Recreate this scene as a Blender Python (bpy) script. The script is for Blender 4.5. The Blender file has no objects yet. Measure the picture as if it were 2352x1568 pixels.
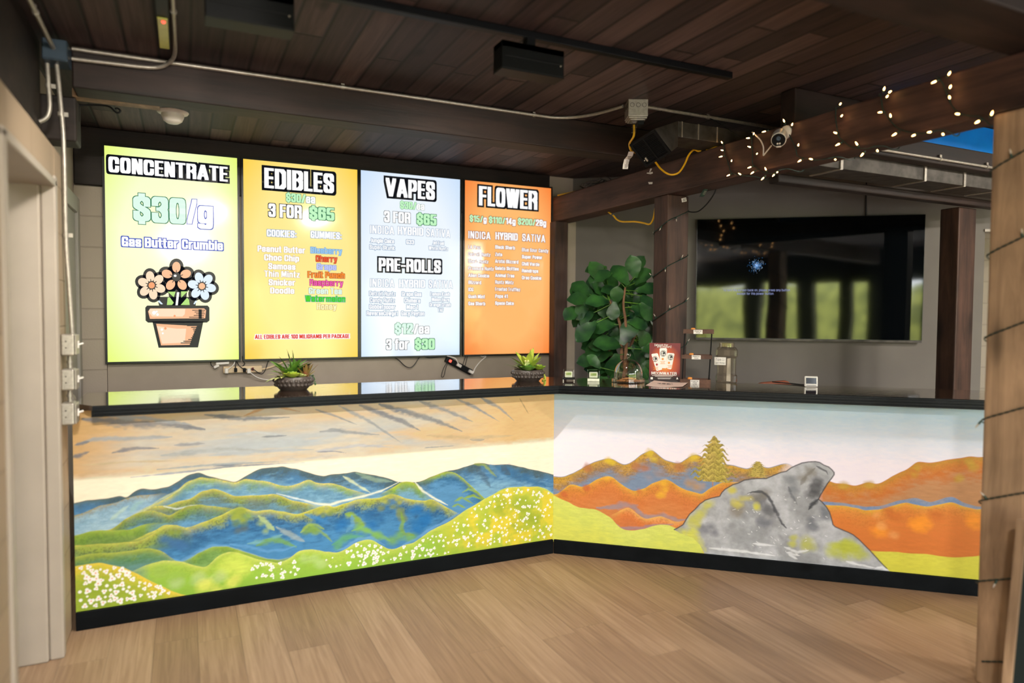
import bpy, bmesh, math, random
import numpy as np
from mathutils import Vector, Matrix
sc = bpy.context.scene
COL = sc.collection
random.seed(7)

# ------------------------------------------------------------------ camera, exposure
W, H, F = 2352, 1568, 1579.2
YAW, PITCH, ROLL, CAMZ = 0.4448, 0.0391, 0.0063, 1.4879
_f = np.array([math.sin(YAW)*math.cos(PITCH), math.cos(YAW)*math.cos(PITCH), -math.sin(PITCH)])
_r = np.array([math.cos(YAW), -math.sin(YAW), 0.0]); _u = np.cross(_r, _f)
_r2 = _r*math.cos(ROLL)+_u*math.sin(ROLL); _u2 = -_r*math.sin(ROLL)+_u*math.cos(ROLL)
EYE = np.array([0, 0, CAMZ])
cam = bpy.data.cameras.new('camera'); camo = bpy.data.objects.new('camera', cam); COL.objects.link(camo)
m = Matrix.Identity(4)
for i in range(3):
    m[i][0], m[i][1], m[i][2], m[i][3] = _r2[i], _u2[i], -_f[i], EYE[i]
camo.matrix_world = m
cam.sensor_width = 36; cam.lens = F/W*36; cam.clip_start = .02
cam.dof.use_dof = True; cam.dof.focus_distance = 4.4; cam.dof.aperture_fstop = .95
sc.camera = camo
sc.view_settings.view_transform = 'Standard'; sc.view_settings.look = 'None'
sc.view_settings.gamma = 1; sc.view_settings.exposure = 0.0; sc.view_settings.use_curve_mapping = False
sc.cycles.use_denoising = True
try: sc.cycles.use_light_tree = True
except Exception: pass
sc.cycles.max_bounces = 8; sc.cycles.diffuse_bounces = 4; sc.cycles.glossy_bounces = 4
sc.cycles.transparent_max_bounces = 12; sc.cycles.sample_clamp_indirect = 4
sc.cycles.caustics_reflective = False; sc.cycles.caustics_refractive = False

# ------------------------------------------------------------------ sky, sun, daylight openings, lamps
CEIL = 2.70
wd = bpy.data.worlds.new('sky'); sc.world = wd; wd.use_nodes = True
bg = wd.node_tree.nodes['Background']; bg.inputs[0].default_value = (.90, .95, 1.0, 1); bg.inputs[1].default_value = 15.0
sun = bpy.data.lights.new('sun', 'SUN'); sun.energy = 42; sun.angle = .01; sun.color = (1, .95, .85)
so = bpy.data.objects.new('sun', sun); COL.objects.link(so); so.rotation_euler = (math.radians(-42), math.radians(12), 0)
WIN = [(-1.9, -.58), (-.23, .57), (.91, 1.39), (1.63, 1.92), (2.25, 2.85), (3.4, 4.6), (5.0, 6.1)]   # openings of the front wall
WTOP, WY = 2.15, -3.5
def portal(loc, rot, sx, sy):
    l = bpy.data.lights.new('daylight_opening', 'AREA'); l.shape = 'RECTANGLE'; l.size = sx; l.size_y = sy
    l.cycles.is_portal = True
    o = bpy.data.objects.new('daylight_opening', l); COL.objects.link(o); o.location = loc; o.rotation_euler = rot
for a, b in WIN: portal(((a+b)/2, WY-.1, WTOP/2), (math.pi/2, 0, 0), b-a, WTOP)
TRACK_Y = 2.68
HEAD_W = 35.0        # watts per track head
def area(name, loc, target, sx, sy, power, col, spread=math.pi):
    l = bpy.data.lights.new(name, 'AREA'); l.shape = 'RECTANGLE'; l.size = sx; l.size_y = sy; l.energy = power; l.color = col; l.spread = spread
    o = bpy.data.objects.new(name, l); COL.objects.link(o); o.location = loc
    d = Vector(target)-Vector(loc); o.rotation_euler = d.to_track_quat('-Z', 'Y').to_euler()
    return o
WARM = (1.0, .92, .82)
area('track_or_fill_lamp', (1.35, TRACK_Y+.052, 2.535), (1.5, 3.7, .6), .27, .04, HEAD_W, WARM, 2.6)
area('track_or_fill_lamp', (.225, TRACK_Y+.052, 2.535), (.2, 3.7, .6), .27, .04, HEAD_W, WARM, 2.6)
REAR_FILL = ((.02, -.5, 140), (4.7, -.5, 84), (5.2, 1.2, 56), (5.4, -2.2, 40), (-1.9, -2.4, 50))  # added lamps behind the viewer, fill light for room and murals
for lx, ly, pw_ in REAR_FILL:
    area('track_or_fill_lamp', (lx, ly, 2.50), (lx, ly+1.6, 0), .27, .08, pw_, WARM, 2.8)
area('vestibule_fill_lamp', (-1.5, 2.0, 2.62), (-1.5, 2.6, 0), .5, .5, 14, (1, .97, .92))  # added lamp brightening the open door leaf and jamb

# ------------------------------------------------------------------ picture-to-place helpers (a pixel's ray cut with a real plane)
def ray(x, y): return _f+_r2*(x-W/2)/F-_u2*(y-H/2)/F
def onp(x, y, p0, n):
    d = ray(x, y); p0 = np.array(p0, float); n = np.array(n, float)
    return EYE+d*(((p0-EYE)@n)/(d@n))
def PX(x, y, v): return onp(x, y, (v, 0, 0), (1, 0, 0))
def PY(x, y, v): return onp(x, y, (0, v, 0), (0, 1, 0))
def PZ(x, y, v): return onp(x, y, (0, 0, v), (0, 0, 1))
def DEP(x, y, d): return EYE+ray(x, y)*d
YC = 3.725; XL = -.472
C0 = np.array([2.068, YC, 0.0]); TH = .7176
D = np.array([math.cos(TH), -math.sin(TH), 0.0]); N = np.array([math.sin(TH), math.cos(TH), 0.0])
TW = .66                                       # right-hand wall
DW = np.array([math.cos(TW), -math.sin(TW), 0.0]); NW = np.array([math.sin(TW), math.cos(TW), 0.0]); P0 = np.array([3.12, 5.29, 0.0])
UP = np.array([0, 0, 1.0]); EX = np.array([1.0, 0, 0]); EYV = np.array([0, 1.0, 0])
CT = 1.068                                     # countertop height

# ------------------------------------------------------------------ materials
def lin(c):
    c = np.array(c, float)/255
    return np.where(c <= .04045, c/12.92, ((c+.055)/1.055)**2.4)
def rgb(*c): return (*[float(x) for x in lin(c)], 1)
def nd(nt, typ, ins=None, **props):
    n = nt.nodes.new(typ)
    for k, v in props.items(): setattr(n, k, v)
    for k, v in (ins or {}).items():
        if isinstance(v, bpy.types.NodeSocket): nt.links.new(v, n.inputs[k])
        else: n.inputs[k].default_value = v
    return n
def newmat(name):
    m = bpy.data.materials.new(name); m.use_nodes = True; nt = m.node_tree
    return m, nt, nt.nodes['Principled BSDF']
def mat(name, c, rough=.5, metal=0, spec=.5, noise=0, nscale=20, bump=0, emit=None, estr=1, coat=0, c2=None):
    m, nt, b = newmat(name)
    b.inputs['Base Color'].default_value = c; b.inputs['Roughness'].default_value = rough
    b.inputs['Metallic'].default_value = metal; b.inputs['Specular IOR Level'].default_value = spec
    b.inputs['Coat Weight'].default_value = coat
    if noise or bump or c2:
        tc = nd(nt, 'ShaderNodeTexCoord')
        no = nd(nt, 'ShaderNodeTexNoise', {'Vector': tc.outputs['Object'], 'Scale': nscale, 'Detail': 5.0})
        if noise or c2:
            lo = c2 or tuple(x*(1-noise) for x in c[:3])+(1,)
            hi = c if c2 else tuple(min(1, x*(1+noise)) for x in c[:3])+(1,)
            rp = nd(nt, 'ShaderNodeValToRGB', {'Fac': no.outputs['Fac']})
            rp.color_ramp.elements[0].position = .35; rp.color_ramp.elements[1].position = .65
            rp.color_ramp.elements[0].color = lo; rp.color_ramp.elements[1].color = hi
            nt.links.new(rp.outputs[0], b.inputs['Base Color'])
        if bump:
            bp = nd(nt, 'ShaderNodeBump', {'Height': no.outputs['Fac'], 'Strength': bump, 'Distance': .01})
            nt.links.new(bp.outputs[0], b.inputs['Normal'])
    if emit:
        b.inputs['Emission Color'].default_value = emit; b.inputs['Emission Strength'].default_value = estr
    return m
def emis(name, c, s=1.0):
    m, nt, b = newmat(name)
    b.inputs['Base Color'].default_value = (0.01, .01, .01, 1); b.inputs['Roughness'].default_value = .3; b.inputs['Specular IOR Level'].default_value = .2
    b.inputs['Emission Color'].default_value = c; b.inputs['Emission Strength'].default_value = s
    return m
def wood(name, c1, c2, axis=0, rough=.6, across=14, along=1.2, bump=.25, spec=.35):
    m, nt, b = newmat(name)
    tc = nd(nt, 'ShaderNodeTexCoord'); sca = [across]*3; sca[axis] = along
    mp = nd(nt, 'ShaderNodeMapping', {'Vector': tc.outputs['Object'], 'Scale': sca})
    n1 = nd(nt, 'ShaderNodeTexNoise', {'Vector': mp.outputs[0], 'Scale': 1.0, 'Detail': 8.0, 'Roughness': .65, 'Distortion': .6})
    rp = nd(nt, 'ShaderNodeValToRGB', {'Fac': n1.outputs['Fac']})
    e = rp.color_ramp.elements; e[0].position = .3; e[0].color = c1; e[1].position = .72; e[1].color = c2
    n2 = nd(nt, 'ShaderNodeTexNoise', {'Vector': tc.outputs['Object'], 'Scale': 3.0, 'Detail': 3.0})
    mr = nd(nt, 'ShaderNodeMapRange', {'Value': n2.outputs['Fac'], 1: .3, 2: .7, 3: .65, 4: 1.25})
    mx = nd(nt, 'ShaderNodeMix', {0: 1.0, 6: rp.outputs[0], 7: mr.outputs[0]}, data_type='RGBA', blend_type='MULTIPLY')
    ks = [5.0]*3; ks[axis] = 1.6
    vo = nd(nt, 'ShaderNodeTexVoronoi', {'Vector': nd(nt, 'ShaderNodeMapping', {'Vector': tc.outputs['Object'], 'Scale': ks}).outputs[0], 'Scale': 1.0})
    kr = nd(nt, 'ShaderNodeMapRange', {'Value': vo.outputs['Distance'], 1: .07, 2: .19, 3: .38, 4: 1.0})
    mk = nd(nt, 'ShaderNodeMix', {0: 1.0, 6: mx.outputs[2], 7: kr.outputs[0]}, data_type='RGBA', blend_type='MULTIPLY')
    nt.links.new(mk.outputs[2], b.inputs['Base Color'])
    b.inputs['Roughness'].default_value = rough; b.inputs['Specular IOR Level'].default_value = spec
    bp = nd(nt, 'ShaderNodeBump', {'Height': n1.outputs['Fac'], 'Strength': bump, 'Distance': .01})
    nt.links.new(bp.outputs[0], b.inputs['Normal'])
    return m
def planks(name, ramp, w, length, x0=0.0, rough=.5, grain=(34, 1.6), groove=.015, gdark=.25, jitter=.5, spec=.4, knots=0):
    """boards running along Y, each with its own tone, grain, groove and end joint"""
    m, nt, b = newmat(name)
    tc = nd(nt, 'ShaderNodeTexCoord'); s = nd(nt, 'ShaderNodeSeparateXYZ', {0: tc.outputs['Object']})
    def M(op, a, bb=0.0, c=None):
        ins = {0: a, 1: bb}
        if c is not None: ins[2] = c
        return nd(nt, 'ShaderNodeMath', ins, operation=op).outputs[0]
    xs = M('DIVIDE', M('SUBTRACT', s.outputs[0], x0), w); idx = M('FLOOR', xs); fx = M('FRACT', xs)
    w1 = nd(nt, 'ShaderNodeTexWhiteNoise', {'W': idx}, noise_dimensions='1D').outputs[0]
    ys = M('ADD', M('DIVIDE', s.outputs[1], length), M('MULTIPLY', w1, 7.3)); idy = M('FLOOR', ys); fy = M('FRACT', ys)
    cv = nd(nt, 'ShaderNodeCombineXYZ', {0: idx, 1: idy, 2: 3.1})
    w2 = nd(nt, 'ShaderNodeTexWhiteNoise', {'Vector': cv.outputs[0]}, noise_dimensions='3D').outputs[0]
    gv = nd(nt, 'ShaderNodeCombineXYZ', {0: M('MULTIPLY', s.outputs[0], grain[0]), 1: M('ADD', M('MULTIPLY', s.outputs[1], grain[1]), M('MULTIPLY', w2, 40.0)), 2: M('MULTIPLY', w2, 9.0)})
    g = nd(nt, 'ShaderNodeTexNoise', {'Vector': gv.outputs[0], 'Scale': 1.0, 'Detail': 7.0, 'Roughness': .62, 'Distortion': .8}).outputs['Fac']
    t = M('ADD', M('MULTIPLY', w2, jitter), M('MULTIPLY', g, 1-jitter))
    rp = nd(nt, 'ShaderNodeValToRGB', {'Fac': t})
    while len(rp.color_ramp.elements) < len(ramp): rp.color_ramp.elements.new(.5)
    for e, (p, c) in zip(rp.color_ramp.elements, ramp): e.position = p; e.color = c
    ex = M('MINIMUM', fx, M('SUBTRACT', 1.0, fx)); ey = M('MULTIPLY', M('MINIMUM', fy, M('SUBTRACT', 1.0, fy)), length/w)
    ed = M('MINIMUM', ex, ey)
    gr = nd(nt, 'ShaderNodeMapRange', {'Value': ed, 1: 0.0, 2: groove, 3: gdark, 4: 1.0}).outputs[0]
    col = nd(nt, 'ShaderNodeMix', {0: 1.0, 6: rp.outputs[0], 7: gr}, data_type='RGBA', blend_type='MULTIPLY').outputs[2]
    if knots:
        vo = nd(nt, 'ShaderNodeTexVoronoi', {'Vector': nd(nt, 'ShaderNodeMapping', {'Vector': tc.outputs['Object'], 'Scale': (2.2, 1.2, 2)}).outputs[0], 'Scale': knots})
        kr = nd(nt, 'ShaderNodeMapRange', {'Value': vo.outputs['Distance'], 1: .03, 2: .13, 3: .35, 4: 1.0}).outputs[0]
        col = nd(nt, 'ShaderNodeMix', {0: 1.0, 6: col, 7: kr}, data_type='RGBA', blend_type='MULTIPLY').outputs[2]
    nt.links.new(col, b.inputs['Base Color']); b.inputs['Roughness'].default_value = rough; b.inputs['Specular IOR Level'].default_value = spec
    bp = nd(nt, 'ShaderNodeBump', {'Height': M('ADD', gr, M('MULTIPLY', g, .25)), 'Strength': .3, 'Distance': .006})
    nt.links.new(bp.outputs[0], b.inputs['Normal'])
    return m
def blocks(name, c, axis):
    m, nt, b = newmat(name)
    tc = nd(nt, 'ShaderNodeTexCoord'); s = nd(nt, 'ShaderNodeSeparateXYZ', {0: tc.outputs['Object']})
    v = nd(nt, 'ShaderNodeCombineXYZ', {0: s.outputs[axis], 1: s.outputs[2]})
    br = nd(nt, 'ShaderNodeTexBrick', {'Vector': v.outputs[0], 'Scale': 1.0, 'Mortar Size': .006, 'Mortar Smooth': .5, 'Brick Width': .40, 'Row Height': .203, 'Color1': c, 'Color2': tuple(x*.93 for x in c[:3])+(1,), 'Mortar': tuple(x*.8 for x in c[:3])+(1,)})
    no = nd(nt, 'ShaderNodeTexNoise', {'Vector': tc.outputs['Object'], 'Scale': 90.0, 'Detail': 4.0})
    ad = nd(nt, 'ShaderNodeMath', {0: br.outputs['Fac'], 1: -1.0, 2: 1.0}, operation='MULTIPLY_ADD')
    ad2 = nd(nt, 'ShaderNodeMath', {0: no.outputs['Fac'], 1: .25, 2: ad.outputs[0]}, operation='MULTIPLY_ADD')
    nt.links.new(br.outputs['Color'], b.inputs['Base Color']); b.inputs['Roughness'].default_value = .6
    bp = nd(nt, 'ShaderNodeBump', {'Height': ad2.outputs[0], 'Strength': .5, 'Distance': .008}); nt.links.new(bp.outputs[0], b.inputs['Normal'])
    return m
def thin_glass(name, tint=(.97, .98, .97, 1), base=.04, edge=.5):
    m, nt, b = newmat(name); nt.nodes.remove(b); out = nt.nodes['Material Output']
    lw = nd(nt, 'ShaderNodeLayerWeight', {'Blend': .35})
    mr = nd(nt, 'ShaderNodeMapRange', {'Value': lw.outputs['Facing'], 1: 0.0, 2: 1.0, 3: base, 4: edge})
    tr = nd(nt, 'ShaderNodeBsdfTransparent', {'Color': tint}); gl = nd(nt, 'ShaderNodeBsdfGlossy', {'Roughness': .04, 'Color': (.9, .9, .9, 1)})
    mx = nd(nt, 'ShaderNodeMixShader', {0: mr.outputs[0], 1: tr.outputs[0], 2: gl.outputs[0]})
    nt.links.new(mx.outputs[0], out.inputs[0]); return m

M = {}
M['timber_x'] = wood('timber_x', rgb(16, 13, 13), rgb(54, 39, 34), 0)
M['timber_y'] = wood('timber_y', rgb(34, 24, 22), rgb(98, 68, 58), 1)
M['timber_z'] = wood('timber_z', rgb(34, 25, 22), rgb(88, 62, 52), 2)
M['timber_near'] = wood('timber_near', rgb(124, 100, 78), rgb(196, 164, 132), 2)
M['timber_dark'] = wood('timber_dark', rgb(20, 16, 15), rgb(48, 37, 32), 0)
M['floor'] = planks('floor_planks', [(.2, rgb(112, 88, 68)), (.5, rgb(146, 118, 92)), (.8, rgb(176, 148, 120))], .178, 1.22, .04, rough=.40, gdark=.55, groove=.012, jitter=.22, spec=.4, grain=(62, 2.2))
M['ceil'] = planks('ceiling_planks', [(.2, rgb(28, 22, 24)), (.5, rgb(62, 49, 49)), (.8, rgb(104, 84, 82))], .1325, 2.6, .038, rough=.62, gdark=.0, groove=.085, jitter=.36, knots=1.6)
M['block_y'] = blocks('painted_block_y', rgb(164, 144, 120), 1)
M['block_x'] = blocks('painted_block_x', rgb(168, 156, 142), 0)
M['board'] = mat('grey_board', rgb(160, 148, 134), .6, noise=.04, nscale=6, bump=.05)
M['wall'] = mat('taupe_wall', rgb(110, 105, 100), .7, noise=.05, nscale=3, bump=.06)
M['frame'] = mat('steel_door_paint', rgb(164, 154, 142), .45, noise=.04, nscale=5)
M['greyframe'] = mat('grey_door_paint', rgb(150, 146, 140), .45, noise=.04, nscale=5)
M['white'] = mat('white_paint', rgb(232, 232, 226), .45, noise=.03, nscale=8)
M['plain'] = mat('pale_plaster', rgb(170, 160, 148), .8, noise=.05, nscale=4)
M['black'] = mat('black_paint', rgb(10, 14, 18), .45, spec=.2, noise=.3, nscale=30, bump=.08)
M['blackwood'] = wood('black_stained_wood', rgb(6, 9, 12), rgb(15, 18, 21), 0, rough=.55, bump=.1, spec=.08)
M['blackplastic'] = mat('black_plastic', rgb(6, 8, 11), .5, spec=.2, noise=.1, nscale=40)
M['bezel'] = mat('screen_bezel', rgb(14, 15, 17), .3, noise=.1, nscale=40)
M['whiteplastic'] = mat('white_plastic', rgb(232, 228, 222), .35, noise=.03, nscale=30)
M['paper'] = mat('white_paper', rgb(235, 230, 225), .7, noise=.03, nscale=30)
M['ink'] = mat('dark_ink', rgb(45, 42, 42), .7, noise=.1, nscale=30)
M['steel'] = mat('galvanised_steel', rgb(172, 166, 156), .40, metal=.55, noise=.12, nscale=60)
M['duct'] = mat('galvanised_duct', rgb(78, 74, 70), .55, metal=.6, noise=.35, nscale=14)
M['yellow'] = mat('yellow_cord', rgb(238, 182, 20), .45, noise=.05, nscale=30)
M['blackcord'] = mat('black_cord', rgb(20, 22, 24), .5, noise=.1, nscale=30)
M['greencord'] = mat('green_cord', rgb(24, 46, 40), .5, noise=.1, nscale=30)
M['socket'] = mat('green_socket', rgb(40, 66, 56), .45, noise=.1, nscale=30)
M['whitecord'] = mat('white_cord', rgb(235, 232, 228), .45, noise=.03, nscale=30)
M['beige'] = mat('beige_plastic', rgb(218, 196, 160), .45, noise=.04, nscale=30)
M['bulb_on'] = emis('lit_bulb', (1, .52, .17, 1), 16)
M['bulb_off'] = mat('clear_bulb', rgb(190, 180, 170), .15, noise=.05, nscale=30)
M['glass'] = thin_glass('clear_glass', base=.06, edge=.75)
M['amberglass'] = thin_glass('smoky_clear_plastic', (.95, .91, .84, 1), .06, .5)
M['bowl'] = mat('bronze_grey_ceramic', rgb(74, 66, 62), .38, noise=.12, nscale=30)
M['red_led'] = emis('red_led', (1, .08, .05, 1), 3)
M['blue'] = mat('bright_blue_board', rgb(0, 140, 255), .5, noise=.12, nscale=5, bump=.05)  # strong blue base colour over the whole board
M['grass'] = mat('lawn_grass', rgb(146, 150, 92), .9, c2=rgb(118, 122, 74), nscale=3, bump=.3)
M['added_patio'] = mat('added_patio_grey', rgb(190, 186, 180), .85, noise=.06, nscale=4)
M['hedge'] = mat('hedge_leaves', rgb(146, 152, 78), .9, c2=rgb(96, 104, 56), nscale=1.5, bump=.5)

# ------------------------------------------------------------------ mesh helpers
class MB:
    def __init__(s): s.v = []; s.f = []; s.m = []
    def add(s, vs, fs, mi=0):
        b = len(s.v); s.v += [tuple(float(x) for x in p) for p in vs]
        s.f += [tuple(i+b for i in f) for f in fs]; s.m += [mi]*len(fs); return s
    def obox(s, c, ax, ay, az, hx, hy, hz, mi=0):
        c = np.array(c, float); ax, ay, az = [np.array(a, float)/np.linalg.norm(a) for a in (ax, ay, az)]
        vs = [c+ax*hx*i+ay*hy*j+az*hz*k for k in (-1, 1) for j in (-1, 1) for i in (-1, 1)]
        fs = [(0, 2, 3, 1), (4, 5, 7, 6), (0, 1, 5, 4), (2, 6, 7, 3), (0, 4, 6, 2), (1, 3, 7, 5)]
        if np.dot(np.cross(ax, ay), az) < 0: fs = [f[::-1] for f in fs]
        return s.add(vs, fs, mi)
    def box(s, x0, x1, y0, y1, z0, z1, mi=0):
        return s.obox(((x0+x1)/2, (y0+y1)/2, (z0+z1)/2), EX, EYV, UP, abs(x1-x0)/2, abs(y1-y0)/2, abs(z1-z0)/2, mi)
    def tube(s, pts, r, seg=8, mi=0, cap=True):
        P = [np.array(p, float) for p in pts]; n = len(P); rings = []
        rr = r if hasattr(r, '__len__') else [r]*n
        t0 = P[1]-P[0]; t0 /= np.linalg.norm(t0); a = np.array([0, 0, 1.0]) if abs(t0[2]) < .9 else np.array([1.0, 0, 0])
        x = np.cross(t0, a); x /= np.linalg.norm(x); vs = []
        for i in range(n):
            t = P[min(i+1, n-1)]-P[max(i-1, 0)]; L = np.linalg.norm(t); t = t/L if L > 1e-9 else t0
            x = x-t*np.dot(x, t); x /= np.linalg.norm(x); y = np.cross(t, x)
            vs += [P[i]+(x*math.cos(2*math.pi*k/seg)+y*math.sin(2*math.pi*k/seg))*rr[i] for k in range(seg)]
        fs = [(i*seg+k, i*seg+(k+1) % seg, (i+1)*seg+(k+1) % seg, (i+1)*seg+k) for i in range(n-1) for k in range(seg)]
        if cap: fs += [tuple(range(seg))[::-1], tuple((n-1)*seg+k for k in range(seg))]
        return s.add(vs, fs, mi)
    def lathe(s, c, prof, seg=24, mi=0, az=UP, closed=True):
        az = np.array(az, float)/np.linalg.norm(az); a = EX if abs(az[0]) < .8 else EYV
        x = np.cross(a, az); x /= np.linalg.norm(x); y = np.cross(az, x); c = np.array(c, float); vs = []
        for r, z in prof: vs += [c+az*z+(x*math.cos(2*math.pi*k/seg)+y*math.sin(2*math.pi*k/seg))*max(r, 1e-5) for k in range(seg)]
        n = len(prof)
        fs = [(i*seg+k, i*seg+(k+1) % seg, (i+1)*seg+(k+1) % seg, (i+1)*seg+k) for i in range(n-1) for k in range(seg)]
        return s.add(vs, fs, mi)
    def ball(s, c, r, seg=10, rings=6, mi=0, sc_=(1, 1, 1)):
        vs = []; fs = []
        for i in range(rings+1):
            a = math.pi*i/rings
            for k in range(seg):
                b = 2*math.pi*k/seg
                vs.append((c[0]+r*sc_[0]*math.sin(a)*math.cos(b), c[1]+r*sc_[1]*math.sin(a)*math.sin(b), c[2]-r*sc_[2]*math.cos(a)))
        for i in range(rings):
            for k in range(seg): fs.append((i*seg+k, i*seg+(k+1) % seg, (i+1)*seg+(k+1) % seg, (i+1)*seg+k))
        return s.add(vs, fs, mi)
    def prism(s, poly, d, mi=0):
        """closed outline (3-D points) pushed along d"""
        P = [np.array(p, float) for p in poly]; n = len(P); d = np.array(d, float)
        fs = [tuple(range(n))[::-1], tuple(range(n, 2*n))]+[(i, (i+1) % n, n+(i+1) % n, n+i) for i in range(n)]
        return s.add(P+[p+d for p in P], fs, mi)
    def quad(s, a, b, c, d, mi=0): return s.add([a, b, c, d], [(0, 1, 2, 3)], mi)
    def build(s, name, mats, parent=None, smooth=False, bevel=0, origin=None, fix=True):
        me = bpy.data.meshes.new(name)
        if parent is not None: origin = PARENT_ORIGIN[parent.name]
        elif origin is None:
            a = np.array(s.v); origin = (*((a.min(0)+a.max(0))/2)[:2], a.min(0)[2])
        o3 = np.array(origin, float)
        me.from_pydata([tuple(np.array(p)-o3) for p in s.v], [], s.f)
        if not isinstance(mats, (list, tuple)): mats = [mats]
        for mm in mats: me.materials.append(M[mm] if isinstance(mm, str) else mm)
        me.polygons.foreach_set('material_index', s.m)
        if smooth: me.polygons.foreach_set('use_smooth', [True]*len(s.f))
        if fix and len(s.f) < 60000:
            bm = bmesh.new(); bm.from_mesh(me); bmesh.ops.recalc_face_normals(bm, faces=bm.faces); bm.to_mesh(me); bm.free()
        me.update()
        o = bpy.data.objects.new(name, me); COL.objects.link(o)
        if parent is not None: o.parent = parent
        else: o.location = o3
        PARENT_ORIGIN[o.name] = tuple(o3)
        if bevel:
            bv = o.modifiers.new('bevel', 'BEVEL'); bv.width = bevel; bv.segments = 2; bv.limit_method = 'ANGLE'
        if smooth and bevel == 0:
            es = o.modifiers.new('es', 'EDGE_SPLIT'); es.split_angle = math.radians(42)
        return o
PARENT_ORIGIN = {}
def thing(name, label, cat, loc, group=None):
    o = bpy.data.objects.new(name, None); COL.objects.link(o); o.location = tuple(float(x) for x in loc); o.empty_display_size = .05
    o['label'] = label; o['category'] = cat
    if group: o['group'] = group
    PARENT_ORIGIN[o.name] = tuple(float(x) for x in loc); return o
def tag(o, label, cat, group=None):
    o['label'] = label; o['category'] = cat
    if group: o['group'] = group
    return o
def struct(o): o['kind'] = 'structure'; return o
def smooth_path(pts, k=6):
    P = [np.array(p, float) for p in pts]; out = []
    Q = [2*P[0]-P[1]]+P+[2*P[-1]-P[-2]]
    for i in range(1, len(Q)-2):
        a, b, c, d = Q[i-1:i+3]
        for j in range(k):
            t = j/k
            out.append(.5*((2*b)+(-a+c)*t+(2*a-5*b+4*c-d)*t*t+(-a+3*b-3*c+d)*t**3))
    out.append(P[-1]); return out

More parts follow.
